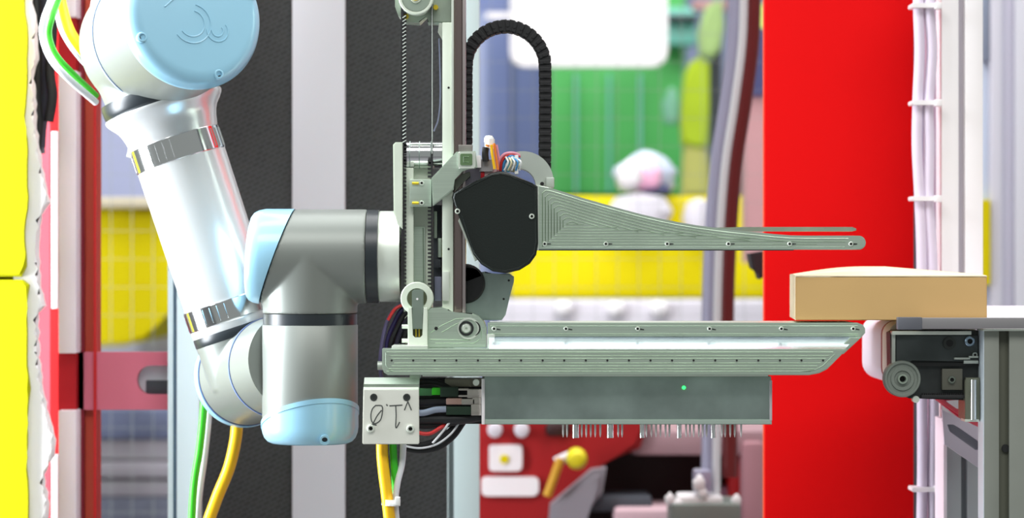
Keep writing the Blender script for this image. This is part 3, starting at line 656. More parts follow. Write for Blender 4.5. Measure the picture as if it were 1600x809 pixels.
# black ring, flare, clamp band, tube
U = Pf(248, 144)          # on forearm axis
bm = NB(); lathe(bm, U, d2, [(-2*sf, 0), (-2*sf, 92.5*sf), (4*sf, 94*sf), (17*sf, 93.5*sf), (19*sf, 92*sf), (22*sf, 91*sf), (22*sf, 0)], 64); obj('elbow_ring', bm, ringm, ra, label='black ring')
bm = NB(); lathe(bm, U, d2, [(22*sf, 0), (22*sf, 94*sf), (25*sf, 94.5*sf), (29*sf, 93*sf), (36*sf, 88*sf), (44*sf, 81*sf), (52*sf, 77*sf), (62*sf, 74*sf), (74*sf, 71.5*sf), (78*sf, 70*sf), (78*sf, 0)], 96); obj('flared_collar', bm, tubem, ra, 60)
for k, (t0, t1) in enumerate(((77, 114), (342, 374))):
    bm = NB(); lathe(bm, U, d2, [(t0*sf, 0), (t0*sf, 71*sf), ((t0+1)*sf, 72*sf), ((t1-1)*sf, 72*sf), (t1*sf, 71*sf), (t1*sf, 0)], 96); band = obj('clamp_band', bm, chrome, ra)
    bm = NB()
    for q in range(36):
        a_ = 2*PI*q/36; n_ = Vector((.952, 0, .306)).normalized()*math.cos(a_) + Vector((0, -1, 0))*math.sin(a_)
        c0 = U + d2*((t0+4)*sf) + n_*(72*sf); c1 = U + d2*((t1-4)*sf) + n_*(72*sf)
        if q % 9 in (0, 1, 2, 3, 4): tube(bm, [c0, c1], .0008, 6)
    o = obj('band_ribs', bm, chrome, band); o['kind'] = 'stuff'
bm = NB(); lathe(bm, U, d2, [(114*sf, 0), (114*sf, 71*sf), (343*sf, 69.5*sf), (343*sf, 0)], 96); obj('forearm_tube', bm, tubem, ra, label='polished silver tube')
bm = NB()
for q in (-64, -70): pass
q = Pf(203, 241); cyl(bm, Pf(207, 240), (-1, 0, .3), -.012, .006, .006); obj('collar_bolt', bm, tubem, ra)
bm = NB(); lathe(bm, U, d2, [(350*sf, 0), (373*sf, 70*sf), (376*sf, 71*sf), (386*sf, 70*sf), (386*sf, 0)], 96); obj('lower_collar', bm, tubem, ra, 60)
bm = NB(); lathe(bm, U, d2, [(385*sf, 0), (385*sf, 69.5*sf), (387*sf, 70.5*sf), (399*sf, 70.5*sf), (401*sf, 69.5*sf), (401*sf, 0)], 64); obj('wrist_ring', bm, ringm, ra, label='black ring')
# --- wrist 1
H1 = Pf(405, 581); R2 = 78*sf
bm = NB()
lathe(bm, H1, aj, [(-62*sf, 0), (-62*sf, R2), (70*sf, R2), (70*sf, 0)], 64)
lathe(bm, U, d2, [(399*sf, 0), (399*sf, 69.5*sf), (470*sf, 69*sf), (470*sf, 0)], 64)
o = obj('wrist_housing', bm, hous, ra, 60); remesh(o, .0018, 10)
# tie stub to ring
bm = NB(); lathe(bm, U, d2, [(400.5*sf, 0), (400.5*sf, 69.7*sf), (408*sf, 69.6*sf), (408*sf, 0)], 64); obj('housing_neck', bm, hous, ra)
bm = NB(); lathe(bm, H1, aj, [(-92*sf, 0), (-92*sf, R2*.86), (-84*sf, R2*.97), (-74*sf, R2*1.03), (-66*sf, R2*1.04), (-60*sf, R2*1.02), (-60*sf, 0)], 64); obj('wrist_cap', bm, hblue, ra, label='light blue rear cap')
bm = NB(); lathe(bm, H1, aj, [(-61*sf, 0), (-61*sf, R2*1.012), (-57*sf, R2*1.012), (-57*sf, 0)], 64); obj('cap_seam', bm, mat('seam_navy', (70, 90, 140), .4), ra)
bm = NB(); lathe(bm, H1, aj, [(66*sf, 0), (66*sf, R2*1.008), (69*sf, R2*1.008), (69*sf, 0)], 64); obj('output_seam', bm, mat('seam_blue_b', (110, 130, 180), .4), ra)
bm = NB(); lathe(bm, H1, aj, [(69*sf, 0), (69*sf, R2*.99), (140*sf, R2*.96), (140*sf, 0)], 64); obj('wrist_coupling', bm, hous, ra)
# --- wrist 2: vertical cylinder
Ya = .02; sa = sY(Ya)
def Pa(px, py): return P(px, py, Ya)
RA = 74.5*sa; top = Pa(484.5, 507)
pl_pts = [Pa(410, 662), Pa(559, 637), Pa(486, 622) + Vector((0, -RA, 0))]
pn = (pl_pts[1]-pl_pts[0]).cross(pl_pts[2]-pl_pts[0]).normalized()
if pn.z < 0: pn = -pn
up = Vector((0, 0, 1))
bm = NB(); lathe(bm, top, -up, [(0, 0), (0, RA-.0008), (.0008, RA), (150*sa, RA), (150*sa, 0)], 96)
cut(bm, pl_pts[0] + Vector((0, 0, .0006)), pn, keep_neg=False); obj('wrist_body', bm, hous, ra, 50)
bm = NB(); lathe(bm, top, -up, [(90*sa, 0), (90*sa, RA*1.015), (160*sa, RA*1.015), (168*sa, RA*1.0), (176*sa, RA*.96), (182*sa, RA*.89), (185*sa, RA*.8), (186*sa, 0)], 96)
cut(bm, pl_pts[0], pn, keep_neg=True); cap2 = obj('lower_cap', bm, hblue, ra, 50, label='light blue cap closing the bottom of the vertical joint')
bm = NB(); lathe(bm, top, -up, [(85*sa, 0), (85*sa, RA*1.03), (168*sa, RA*1.03), (168*sa, 0)], 96)
cut(bm, pl_pts[0]+pn*.0002, pn, keep_neg=True); cut(bm, pl_pts[0]-pn*.0050, pn, keep_neg=False); obj('cap_rim', bm, hblue, cap2)
bm = NB(); q = Pa(512, 682) + Vector((0, -RA*.93, 0)); lathe(bm, q, (.1, -1, -.3), [(-.006, 0), (-.006, .006), (.002, .006), (.002, .0035), (-.001, .003), (-.001, 0)], 18); s_ = obj('cap_screw', bm, hblue, cap2)
bm = NB(); lathe(bm, q, (.1, -1, -.3), [(-.0006, .0034), (-.0004, 0)], 6); obj('screw_socket', bm, ringm, cap2)
bm = NB(); lathe(bm, Pa(484.5, 507), up, [(-.0005, 0), (-.0005, RA*.985), (17*sa, RA*.985), (17*sa, 0)], 96); obj('middle_ring', bm, ringm, ra, label='black ring')
# --- wrist 3: horizontal
Bc = Pa(484.5, 400.5); xr = Vector((1, 0, 0)); RB = 73.5*sa
bm = NB(); lathe(bm, Bc, xr, [(-96*sa, 0), (-96*sa, RB), (90*sa, RB), (90*sa, 0)], 96)
lathe(bm, Bc, -up, [(0, 0), (0, RA*.99), (89.5*sa, RA*.99), (89.5*sa, 0)], 96)
q1 = Pa(461, 325); q2 = Pa(404, 478); dl = (q2-q1).normalized(); pn2 = Vector((-dl.z, 0, dl.x))
if pn2.x > 0: pn2 = -pn2
cut(bm, q1 - pn2*.0006, pn2, keep_neg=True); o = obj('tool_joint_housing', bm, hous, ra, 60); remesh(o, .0016, 8)
bm = NB(); RC = RB*1.012
lathe(bm, Bc, xr, [(-97*sa, 0), (-97*sa, RC*.72), (-95*sa, RC*.84), (-91*sa, RC*.92), (-84*sa, RC*.97), (-74*sa, RC), (-15*sa, RC), (-15*sa, 0)], 96)
for v in bm.verts: v.co.x += .07*(v.co.z-Bc.z)*(1 if v.co.x < Bc.x-60*sa else 0)
cut(bm, q1, pn2, keep_neg=False); obj('side_cap', bm, hblue, ra, 50, label='light blue cap cut at a slant')
bm = NB(); lathe(bm, Bc, xr, [(-97*sa, 0), (-97*sa, RC*.99), (-15*sa, RC*1.003), (-15*sa, 0)], 96)
cut(bm, q1-pn2*.0014, pn2, keep_neg=True); cut(bm, q1+pn2*.0002, pn2, keep_neg=False); obj('cap_gasket', bm, ringm, ra)
bm = NB(); lathe(bm, Bc, xr, [(90*sa, 0), (90*sa, RB*.99), (108*sa, RB*.99), (108*sa, 0)], 96); obj('flange_ring', bm, ringm, ra, label='black ring')
bm = NB(); lathe(bm, Bc, xr, [(108*sa, 0), (108*sa, RB*.95), (110*sa, RB*.965), (142*sa, RB*.965), (142*sa, 0)], 96); obj('tool_flange', bm, alul, ra, label='silver tool flange')
# upper arm leading out of the picture
bm = NB(); u0 = Hc - aj*(40*sf); updir = Vector((.10, .16, .96)).normalized()
lathe(bm, u0 - aj*(60*sf), updir, [(0, 0), (0, 70*sf), (600*sf, 70*sf), (600*sf, 0)], 64); obj('upper_arm_tube', bm, tubem, ra)

# ================================================================== ROBOT CABLES
def cable(name, pts, rpx, Y, m, label, group=None, k=8):
    bm = NB(); ptube(bm, pts, rpx, Y, n=16, k=k); return tag(obj(name, bm, m, None, 60), label, 'cable', group)
cable('green_cable', [(108, -60, .17), (92, -5, .16), (80, 30, .14), (76, 55, .14), (86, 84, .14), (110, 112, .15), (150, 150, .20)], 5.5, .14, green, 'green cable curving out from the elbow at upper left')
cable('white_cable', [(96, -60, .15), (82, -5, .138), (69, 30, .125), (67, 58, .122), (79, 91, .122), (105, 121, .128), (150, 160, .18)], 5.5, .13, whitec, 'pale grey cable looping outermost left of the elbow')
cable('yellow_cable', [(84, -60, .22), (92, -5, .22), (106, 45, .23), (132, 84, .26), (170, 120, .29)], 10, .2, yellow, 'thick yellow cable entering behind the elbow at upper left')
cable('white_cable', [(80, -60, .18), (85, -5, .18), (96, 48, .18), (126, 93, .19), (165, 130, .21)], 3.5, .18, whitec, 'thin white cable beside the yellow cable behind the elbow')
cable('green_cable', [(320, 600, .2), (318, 640, .2), (312, 700, .2), (302, 770, .2), (296, 900, .2)], 6, .2, green, 'green cable hanging below the lower left blue cap')
cable('white_cable', [(326, 600, .24), (325, 650, .24), (319, 710, .24), (309, 790, .24), (305, 900, .24)], 6, .22, whitec, 'pale cable hanging just behind the green cable below the robot wrist')
cable('yellow_cable', [(370, 640, .2), (369, 680, .2), (358, 730, .2), (338, 780, .2), (318, 840, .2), (310, 900, .2)], 9.5, .2, yellow, 'thick yellow cable hanging under the middle of the robot wrist')

# ================================================================== GRIPPER
g = root('gripper', 'machined aluminium gripper with belt lift, long upper finger and lower support plate', 'gripper', P(760, 560, 0))
# -- flange mount
bm = NB(); prism(bm, [(614, 226), (618, 222), (629, 222), (629, 358), (621, 350), (615, 330)], -.032, -.0245, .001); prism(bm, [(629, 262), (646, 262), (646, 470), (629, 470)], -.0245, .075, .001); obj('flange_adapter', bm, palea, g)
bm = NB(); lathe(bm, P(630, 242, -.006), (1, 0, 0), [(0, 0), (0, 20*S), (1*S, 21*S), (61*S, 21*S), (62*S, 20*S), (62*S, 0)], 48); m_ = obj('motor', bm, chrome, g)
for x in (640, 655, 673):
    bm = NB(); lathe(bm, P(x, 242, -.006), (1, 0, 0), [(0, 21*S), (0, 21.6*S), (1.5*S, 21.6*S), (1.5*S, 21*S)], 32); obj('motor_ring', bm, sheet, m_)
bm = NB(); prism(bm, [(631, 262), (674, 262), (674, 500), (631, 500)], -.004, .06, .001); obj('carriage_block', bm, palea, g)
bm = NB(); prism(bm, rrect(636, 354, 664, 480, 3), -.006, .0, .0008); obj('recessed_panel', bm, alu, g)
bm = NB(); ridge(bm, [(634, 480), (634, 356), (661, 356), (662, 480)], -.006, 1.6, .001); obj('panel_rim', bm, alud, g)
bm = NB(); pbox(bm, 656, 222, 690, 262, .012, .05, .001); obj('motor_mount', bm, alud, g)
# clamp block w/ brass screws
bm = NB(); pbox(bm, 640, 280, 674, 323, -.034, -.002, .0008); cb = obj('belt_clamp', bm, alu, g)
for y in (286, 317):
    bm = NB(); cyl(bm, P(644, y, -.0355), (1, 0, 0), 0, 10*S, 2*S, n=12); obj('brass_insert', bm, brass, cb, label='yellow brass insert')
    screw(659, y, -.034, 3.6, g, alul)
# belt
bx = [(627, 634), (668, 674)]
bm = NB()
pbox(bm, 626.5, -60, 630.5, 465, -.030, -.016); o = obj('lift_belt', bm, belt, g, label='toothed belt, left run')
bm = NB()
for i in range(88): pbox(bm, 630.3, -60+i*6, 634.6, -57+i*6, -.030, -.016)
t_ = obj('belt_teeth', bm, belt, o); t_['kind'] = 'stuff'
bm = NB(); pbox(bm, 673.5, -60, 676, 465, -.030, -.016); o = obj('lift_belt', bm, belt, g, label='toothed belt, right run')
bm = NB()
for i in range(35): pbox(bm, 668.4, 250+i*6, 673.7, 253+i*6, -.030, -.016)
t_ = obj('belt_teeth', bm, belt, o); t_['kind'] = 'stuff'
# twisted look of the upper left run: pale flank cords
bm = NB()
for i in range(34):
    y = 28+i*5.9; ptube(bm, [(629, y, -.0315), (634.5, y-3.6, -.0315)], .9, -.0315, n=6)
o = obj('belt_cord', bm, anod, g); o['kind'] = 'stuff'
bm = NB(); ptube(bm, [(675.3, -60), (675.2, 240)], .55, -.031, n=6); obj('belt_edge', bm, anod, g)
# top pulley and bracket
bm = NB(); prism(bm, [(617, -70), (706, -70), (706, 35), (668, 35), (668, 22), (655, 35), (634, 34), (622, 24), (617, 10)], -.012, .03, .001); obj('pulley_bracket', bm, alud, g)
bm = NB(); c = P(650, -4, -.034); R = 27*S
lathe(bm, c, (0, -1, 0), [(-.02, 0), (-.02, R), (.0, R), (.001, R*.95), (.001, R*.84), (-.001, R*.80), (-.001, R*.34), (.003, R*.32), (.003, 0)], 48); pu = obj('top_pulley', bm, palea, g)
bm = NB(); lathe(bm, c, (0, -1, 0), [(.0005, R*.80), (.0008, R*.34)], 48); obj('pulley_web', bm, mat('pulley_grey', (190, 206, 190), .35, .8), pu)
bm = NB(); cyl(bm, c, (0, -1, 0), .003, .006, R*.2); obj('pulley_bolt', bm, brass, pu)
for x, y in ((635, 26), (681, 12)):
    bm = NB(); cyl(bm, P(x, y, -.014), (0, -1, 0), 0, .006, 4*S, n=12); obj('brass_nut', bm, brass, g, label='yellow brass nut')
bm = NB(); prism(bm, [(686, 36), (696, 36), (696, 75), (690, 60), (684, 50)], -.014, -.006, .0006); obj('limit_tab', bm, alul, g)
bm = NB(); ptube(bm, [(686, 60), (687, 90), (688, 150), (685, 185), (678, 205)], 1.1, -.012, n=8); obj('sensor_wire', bm, mat('slate_wire', (120, 126, 150), .4), g)
# lift rail
bm = NB(); pbox(bm, 691, 35, 708, 488, -.030, .02, .0008); o = obj('guide_plate', bm, palea, g)
for y in (137, 389):
    bm = NB(); cyl(bm, P(701, y, -.0301), (0, -1, 0), 0, .0004, 1.8*S, n=12); obj('dowel_hole', bm, dark, o)
bm = NB(); pbox(bm, 708.5, -70, 722, 492, -.022, .02, .0006); obj('guide_rail', bm, steel, g, label='brownish steel guide rail')
bm = NB(); pbox(bm, 722.5, -70, 727.5, 492, -.026, .02, .0008); obj('rail_edge', bm, mat('rail_edge', (196, 184, 184), .3, .9), g)
bm = NB(); pbox(bm, 705.2, -70, 709, 240, -.032, -.02, .0004); obj('rail_trim', bm, alul, g)
# things between belt and rail
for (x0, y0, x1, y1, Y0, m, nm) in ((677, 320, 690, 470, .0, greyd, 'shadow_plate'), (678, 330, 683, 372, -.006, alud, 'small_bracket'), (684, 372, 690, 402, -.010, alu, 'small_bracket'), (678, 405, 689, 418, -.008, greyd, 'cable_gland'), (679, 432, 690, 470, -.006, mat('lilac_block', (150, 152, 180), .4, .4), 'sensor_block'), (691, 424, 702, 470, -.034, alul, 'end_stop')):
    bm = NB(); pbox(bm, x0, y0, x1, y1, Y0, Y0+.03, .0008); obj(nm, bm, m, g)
# diagonal link and square block
bm = NB(); prism(bm, [(674, 278), (713, 237), (743, 236), (746, 262), (722, 266), (709, 280), (709, 296), (676, 322)], -.042, -.028, .0012); lk = obj('diagonal_link', bm, alu, g)
bm = NB(); prism(bm, rrect(716, 237, 743, 263, 2), -.052, -.040, .0012); obj('pivot_block', bm, alul, g)
bm = NB(); prism(bm, rrect(719, 240, 738, 258, 2), -.0535, -.050, .0006); bq = obj('green_inset', bm, mat('green_inset', (120, 150, 108), .3, .6), g)
bm = NB(); ridge(bm, circ(728.5, 249, 6, 4, 45, 405), -.0535, 1.4, .0006); obj('inset_mark', bm, alud, bq)
bm = NB(); pbox(bm, 716, 226, 738, 238, -.03, -.005, .0008); obj('top_lug', bm, mat('lug_grey', (150, 146, 142), .4, .7), g)
bm = NB(); prism(bm, [(709, 285), (722, 272), (734, 268), (735, 276), (724, 284), (712, 300)], -.030, -.01, .0006); obj('rear_link', bm, mat('link_dark', (120, 124, 114), .4, .6), g)
bm = NB(); prism(bm, [(727, 262), (758, 262), (758, 300), (727, 300)], -.012, .02, .001); obj('inner_block', bm, mat('lilac_block_b', (196, 190, 210), .4, .3), g)
# dark cover
cov = [(708, 301), (742, 283), (768, 270), (782, 267), (796, 270), (832, 286), (840, 291), (841, 380), (838, 398), (828, 412), (812, 422), (790, 427), (770, 424), (752, 413), (740, 398), (733, 380), (720, 338), (709, 318), (706, 308)]
bm = NB(); prism(bm, cov, -.062, -.015, .0022, 3); cv = obj('finger_cover', bm, blackp, g, 50, label='black plastic cover')
bm = NB()
inner = [(775+(x-775)*.945, 348+(y-348)*.945) for x, y in cov]
ridge(bm, inner + [inner[0]], -.062, 1.5, .0007); obj('cover_bead', bm, blackp, cv)
screw(715, 330, -.062, 4.2, cv, alul, label='bright screw'); screw(831, 338, -.062, 4.2, cv, alul, label='bright screw'); 
bm = NB(); prism(bm, [(722, 330), (728, 350), (748, 405), (742, 408), (716, 345)], -.03, -.012, .0005); obj('cover_shim', bm, alul, g)
# upper finger
top_c = [(841, 289), (862, 294), (885, 301), (910, 309), (940, 317.5), (970, 326), (1000, 334), (1030, 341), (1060, 347), (1090, 352), (1120, 356), (1150, 359.5), (1180, 362.5), (1210, 365.5), (1235, 367.5), (1260, 368), (1300, 368), (1335, 368)]
fin = top_c + circ(1342, 379, 11, 8, -80, 80)[0:] + [(1335, 390), (841, 390)]
bm = NB(); prism(bm, fin, -.055, -.043, .0012); fg = obj('upper_finger', bm, alu, g, 40, label='long tapering machined finger')
bm = NB()
def topy(x):
    for (x0, y0), (x1, y1) in zip(top_c, top_c[1:]):
        if x0 <= x <= x1: return y0+(y1-y0)*(x-x0)/(x1-x0)
    return 368
for k in range(1, 12):
    off = k*4.6; xs = 841+off+2; pts = []
    bot = 390-off*.95
    if topy(xs)+off*1.05 > bot-2: break
    pts.append((xs, bot)); pts.append((xs, topy(xs)+off*1.05+6)); pts.append((xs+5, topy(xs+5)+off*1.05+.8))
    x = xs+10
    while x < 1330 and topy(x)+off*1.02 < bot-1:
        pts.append((x, topy(x)+off*1.02)); x += 9
    if len(pts) > 3: ridge(bm, pts, -.055, 2.2, .0006)
    if k <= 9: ridge(bm, [(xs, bot), (min(1320, 860+(10-k)*52), bot)], -.055, 2.0, .0005)
obj('milling_beads', bm, alud, fg)
for i in range(6):
    x = 851+i*95.7; screw(x, 381, -.055, 3.6, fg, alul, d=.0016)
    bm = NB(); prism(bm, [(x+4, 380), (x+10, 380.3), (x+10, 381.8), (x+4, 382.5)], -.0556, -.054); obj('dark_dash', bm, dark, fg)  # small dark dash to the right of each screw
bm = NB(); prism(bm, [(841, 389.8), (1240, 389.8), (1240, 391.3), (841, 391.3)], -.0545, -.036); obj('dark_strip', bm, blackr, g, label='thin black strip')  # black strip along the finger's lower edge
bm = NB(); prism(bm, [(1100, 356), (1160, 354.5), (1332, 354.5), (1338, 357), (1338, 360), (1332, 361.5), (1150, 361.5)], .045, .055, .0006); obj('rear_finger', bm, alud, g)
bm = NB(); prism(bm, [(838, 289), (842, 289), (842, 391), (838, 391)], -.058, -.02, .0005); obj('finger_root', bm, alul, g)
# curved guard (half ring) behind cover
ring_o = circ(817, 284, 48, 16, -110, 10); ring_i = circ(810, 290, 27, 12, 5, -95)
bm = NB(); prism(bm, [(x, y) for x, y in ring_o] + ring_i, -.030, .01, .0012); gd = obj('cable_guard', bm, anod, g, label='curved pale aluminium guard')
bm = NB(); pbox(bm, 853, 277, 866, 293, -.035, .0, .001); obj('guard_foot', bm, anod, g)
bm = NB(); cyl(bm, P(847, 287, -.0302), (0, -1, 0), 0, .0005, 3*S, n=12); obj('guard_hole', bm, dark, gd)
bm = NB(); pbox(bm, 749, 249, 770, 268, -.03, .0, .0008); obj('connector_block', bm, mat('connector_grey', (168, 166, 168), .45), g)
bm = NB(); pbox(bm, 742, 243, 752, 262, -.034, -.01, .0008); obj('side_lug', bm, whitew, g)
bm = NB(); pbox(bm, 752, 264, 778, 276, -.026, .0, .0005); obj('terminal_strip', bm, mat('terminal_pink', (220, 190, 192), .5), g)
bm = NB(); pbox(bm, 751, 267, 757, 278, -.028, .0, .0005); obj('red_terminal', bm, redd, g)
# hinge plate behind, black disc
bm = NB(); prism(bm, [(727, 428), (758, 424), (780, 430), (796, 427), (803, 432), (803, 440), (797, 462), (790, 492), (784, 500), (727, 500)], .0, .012, .0018); sp = obj('side_plate', bm, sheet, g, label='sheet metal side plate')
for (x, y) in ((787, 467), (795, 438)):
    bm = NB(); cyl(bm, P(x, y, -.0002), (0, -1, 0), 0, .0005, 1.8*S, n=10); obj('plate_hole', bm, dark, sp)
bm = NB(); lathe(bm, P(727, 443, -.002), (0, -1, 0), [(-.002, 0), (-.002, 31*S), (.004, 31*S), (.006, 28*S), (.006, 0)], 40); obj('black_wheel', bm, blackr, g)
bm = NB(); prism(bm, [(728, 418), (746, 420), (754, 430), (728, 440)], -.008, -.001); obj('rubber_stop', bm, blackr, g)
# lower pulley fork
c = P(651.5, 466, -.036); R = 25.5*S
bm = NB(); lathe(bm, c, (0, -1, 0), [(-.018, 0), (-.018, R), (0, R), (.0015, R*.94), (.0015, R*.62), (-.001, R*.58), (-.001, 0)], 48); obj('idler_pulley', bm, palea, g)
bm = NB(); lathe(bm, c, (0, -1, 0), [(.0, R*.6), (.0004, 0)], 24); obj('pulley_recess', bm, mat('olive_recess', (110, 116, 92), .4, .7), g)
bm = NB(); prism(bm, [(637, 480), (644, 480), (644, 524), (648, 528), (657, 528), (661, 524), (661, 480), (668, 480), (668, 541), (637, 541)], -.050, -.03, .0008); obj('pulley_fork', bm, palea, g)
bm = NB(); prism(bm, [(643.5, 455), (647, 452), (658, 452), (661.5, 455), (661.5, 514), (643.5, 514)], -.046, -.034, .0008); ts = obj('tension_slide', bm, mat('slide_grey', (168, 184, 172), .35, .9), g)
bm = NB(); cyl(bm, P(652, 467, -.046), (0, -1, 0), 0, .0008, 1.7*S, n=10); obj('slide_pin', bm, whitew, ts)
bm = NB(); pbox(bm, 645, 512, 660, 527, -.038, -.034, .0004); obj('fork_recess', bm, mat('olive_recess_b', (96, 100, 76), .4, .7), g)
bm = NB()
for x in (650, 655): pbox(bm, x-.8, 514, x+.8, 526, -.040, -.038)
obj('adjusting_screws', bm, brass, g)
# hinge bracket with bearing
hb = [(668, 486), (674, 481), (690, 480), (700, 483), (710, 489), (738, 489), (748, 494), (756, 503), (760, 514), (760, 543), (668, 543)]
bm = NB(); prism(bm, hb, -.040, .03, .0012); hg = obj('hinge_bracket', bm, alu, g)
bm = NB()
for pts in ([(672, 520), (690, 508), (712, 498), (732, 497), (746, 504), (752, 515), (752, 528), (740, 536), (680, 536)], [(690, 519), (712, 506), (726, 502)], [(672, 530), (735, 531)]): ridge(bm, pts, -.040, 1.5, .0006)
obj('milling_beads', bm, alud, hg)
bm = NB(); lathe(bm, P(732, 513, -.0402), (0, -1, 0), [(0, 17*S), (.0008, 17*S), (.0008, 14*S), (0, 14*S)], 32); obj('bearing_seat', bm, alul, hg)
bm = NB(); lathe(bm, P(728.5, 513, -.0402), (0, -1, 0), [(0, 11.5*S), (.002, 11.5*S), (.002, 8.3*S), (0, 8.3*S)], 32); obj('bearing_seal', bm, blackr, hg, label='black bearing seal')
bm = NB(); lathe(bm, P(728.5, 513, -.0402), (0, -1, 0), [(-.001, 0), (.001, 7.8*S), (.003, 6*S), (.003, 2.2*S), (.001, 2*S), (.001, 0)], 24); obj('bearing_shaft', bm, alul, hg)
bm = NB(); q = circ(739, 513, 12, 10, -65, 65); q2 = circ(736.5, 513, 12, 10, 65, -65); prism(bm, q+q2, -.0412, -.040); obj('bearing_clip', bm, blackr, hg)
bm = NB(); cyl(bm, P(681.5, 513, -.0402), (0, -1, 0), 0, .0006, 3*S, n=6); obj('hex_hole', bm, dark, hg)
for y in (510, 532):
    bm = NB(); cyl(bm, P(628, y, -.03), (1, 0, 0), 0, 10*S, 3.6*S, n=12); obj('side_bolt', bm, alul, g)
bm = NB(); pbox(bm, 612, 540, 668, 546, -.070, .03, .0008); obj('bracket_foot', bm, alul, g)
# lower platform: top bar, sloped face, bottom bar
bm = NB(); prism(bm, [(762, 504), (1340, 504), (1348, 507), (1352, 513), (1352, 520), (1346, 527), (762, 527)], -.045, -.036, .0011); tb = obj('platform_rail', bm, alu, g)
bm = NB()
for y in (509, 521.5, 524.5): ridge(bm, [(766, y), (1340, y)], -.045, 1.6, .0005)
obj('milling_beads', bm, alud, tb)
for i in range(6):
    x = 772+i*112.2; screw(x, 513.5, -.045, 3.6, tb, alul, d=.0016)
    bm = NB(); prism(bm, [(x+4, 513), (x+10, 514.3), (x+10, 515.6), (x+4, 515)], -.0456, -.044); obj('dark_dash', bm, dark, tb)
bm = NB(); a = P(764, 504.6, -.04); b = P(1340, 504.6, -.04); add_box(bm, a.x, b.x, -.038, .075, a.z-.008, a.z, .0005); obj('platform_deck', bm, alul, g)
bm = NB(); pbox(bm, 761, 522, 773, 545, -.047, -.03, .0008); obj('corner_block', bm, whitew if 0 else alul, g)
bm = NB()          # face sloping back and up, mirrors what is above it
def V(px, py, Y): return Vector((P(px, py, -.045).x, Y, P(0, py, -.045).z))
vs = [V(764, 546.5, -.072), V(1314, 546.5, -.072), V(1337, 526, -.046), V(764, 526, -.046), V(764, 546.5, -.02), V(1314, 546.5, -.02), V(1337, 526, -.02), V(764, 526, -.02)]
vs = [bm.verts.new(v) for v in vs]
for f in ((0, 1, 2, 3), (7, 6, 5, 4), (0, 4, 5, 1), (3, 2, 6, 7), (0, 3, 7, 4), (1, 5, 6, 2)): bm.faces.new([vs[i] for i in f])
obj('sloping_face', bm, mat('satin_slope', (200, 204, 220), .24, 1), g)
bm = NB(); prism(bm, [(1330, 527), (1346, 527), (1318, 553), (1300, 553)], -.060, -.036, .0006); obj('nose_edge', bm, alu, g)
bar = [(597, 545), (1324, 545), (1300, 569), (1292, 577), (1280, 583), (1264, 586), (606, 586), (600, 582), (597, 575)]
bm = NB(); prism(bm, bar, -.074, -.040, .0012); bb = obj('lower_rail', bm, alu, g)
bm = NB()
for k, y in enumerate((550, 555.5, 560, 567, 571.5, 576, 580)):
    o_ = (k if k < 3 else 6-k)*4
    end = 1310 - max(0, y-548)*1.15
    pts = [(604+o_, y), (end-6, y)]
    ridge(bm, pts, -.074, 2.0 if k % 2 else 1.4, .0006)
ridge(bm, [(603, 551), (603, 570), (607, 577), (615, 580)], -.074, 1.6, .0006)
ridge(bm, [(1252, 580), (1272, 578), (1286, 571), (1304, 553)], -.074, 1.6, .0006)
obj('milling_beads', bm, alud, bb)
bm = NB(); R = 1.7*S
lathe(bm, (0, 0, 0), (0, -1, 0), [(.0, R), (.0007, R), (.0007, 0)], 10)
hm = None
for i in range(21):
    x = 612+i*33.7
    if hm is None:
        hm = bpy.data.meshes.new('tapped_hole'); bm.to_mesh(hm); bm.free(); hm.materials.append(dark)
    o = link(bpy.data.objects.new('tapped_hole', hm)); o.parent = bb; o.location = P(x, 563, -.0741) - wloc(bb)
bm = NB(); prism(bm, [(600, 546), (1318, 546), (1298, 566), (1278, 583), (606, 583)], .045, .055, .0008); obj('rear_rail', bm, alu, g)
bm = NB(); pbox(bm, 660, 584.5, 1200, 588, -.046, .05, .0003); obj('under_plate', bm, alul, g)
# control box
bm = NB(); pbox(bm, 757, 588, 1205, 657, -.046, .055, .0008); cbx = obj('control_box', bm, sheet, g, label='flat sheet metal box under the platform')
bm = NB(); prism(bm, [(757, 655), (1206, 655), (1206, 663), (757, 663)], -.0475, .057, .0008); obj('box_lip', bm, mat('lip_steel', (178, 194, 184), .35, .4), cbx)
bm = NB(); pbox(bm, 752.5, 592, 757.5, 663, -.049, .055, .0006); obj('box_end', bm, whitew, cbx, label='pale end flange')
bm = NB(); pbox(bm, 1202.5, 594, 1206.5, 657, -.0478, .055, .0005); obj('box_edge', bm, mat('edge_pale', (206, 200, 204), .4, .3), cbx)
bm = NB(); lathe(bm, P(1068.5, 605.3, -.046), (0, -1, 0), [(-.001, 0), (-.001, 3*S), (.001, 2.6*S), (.0016, 1.4*S), (.0018, 0)], 16); obj('status_light', bm, ledm, cbx, label='small glowing green light')
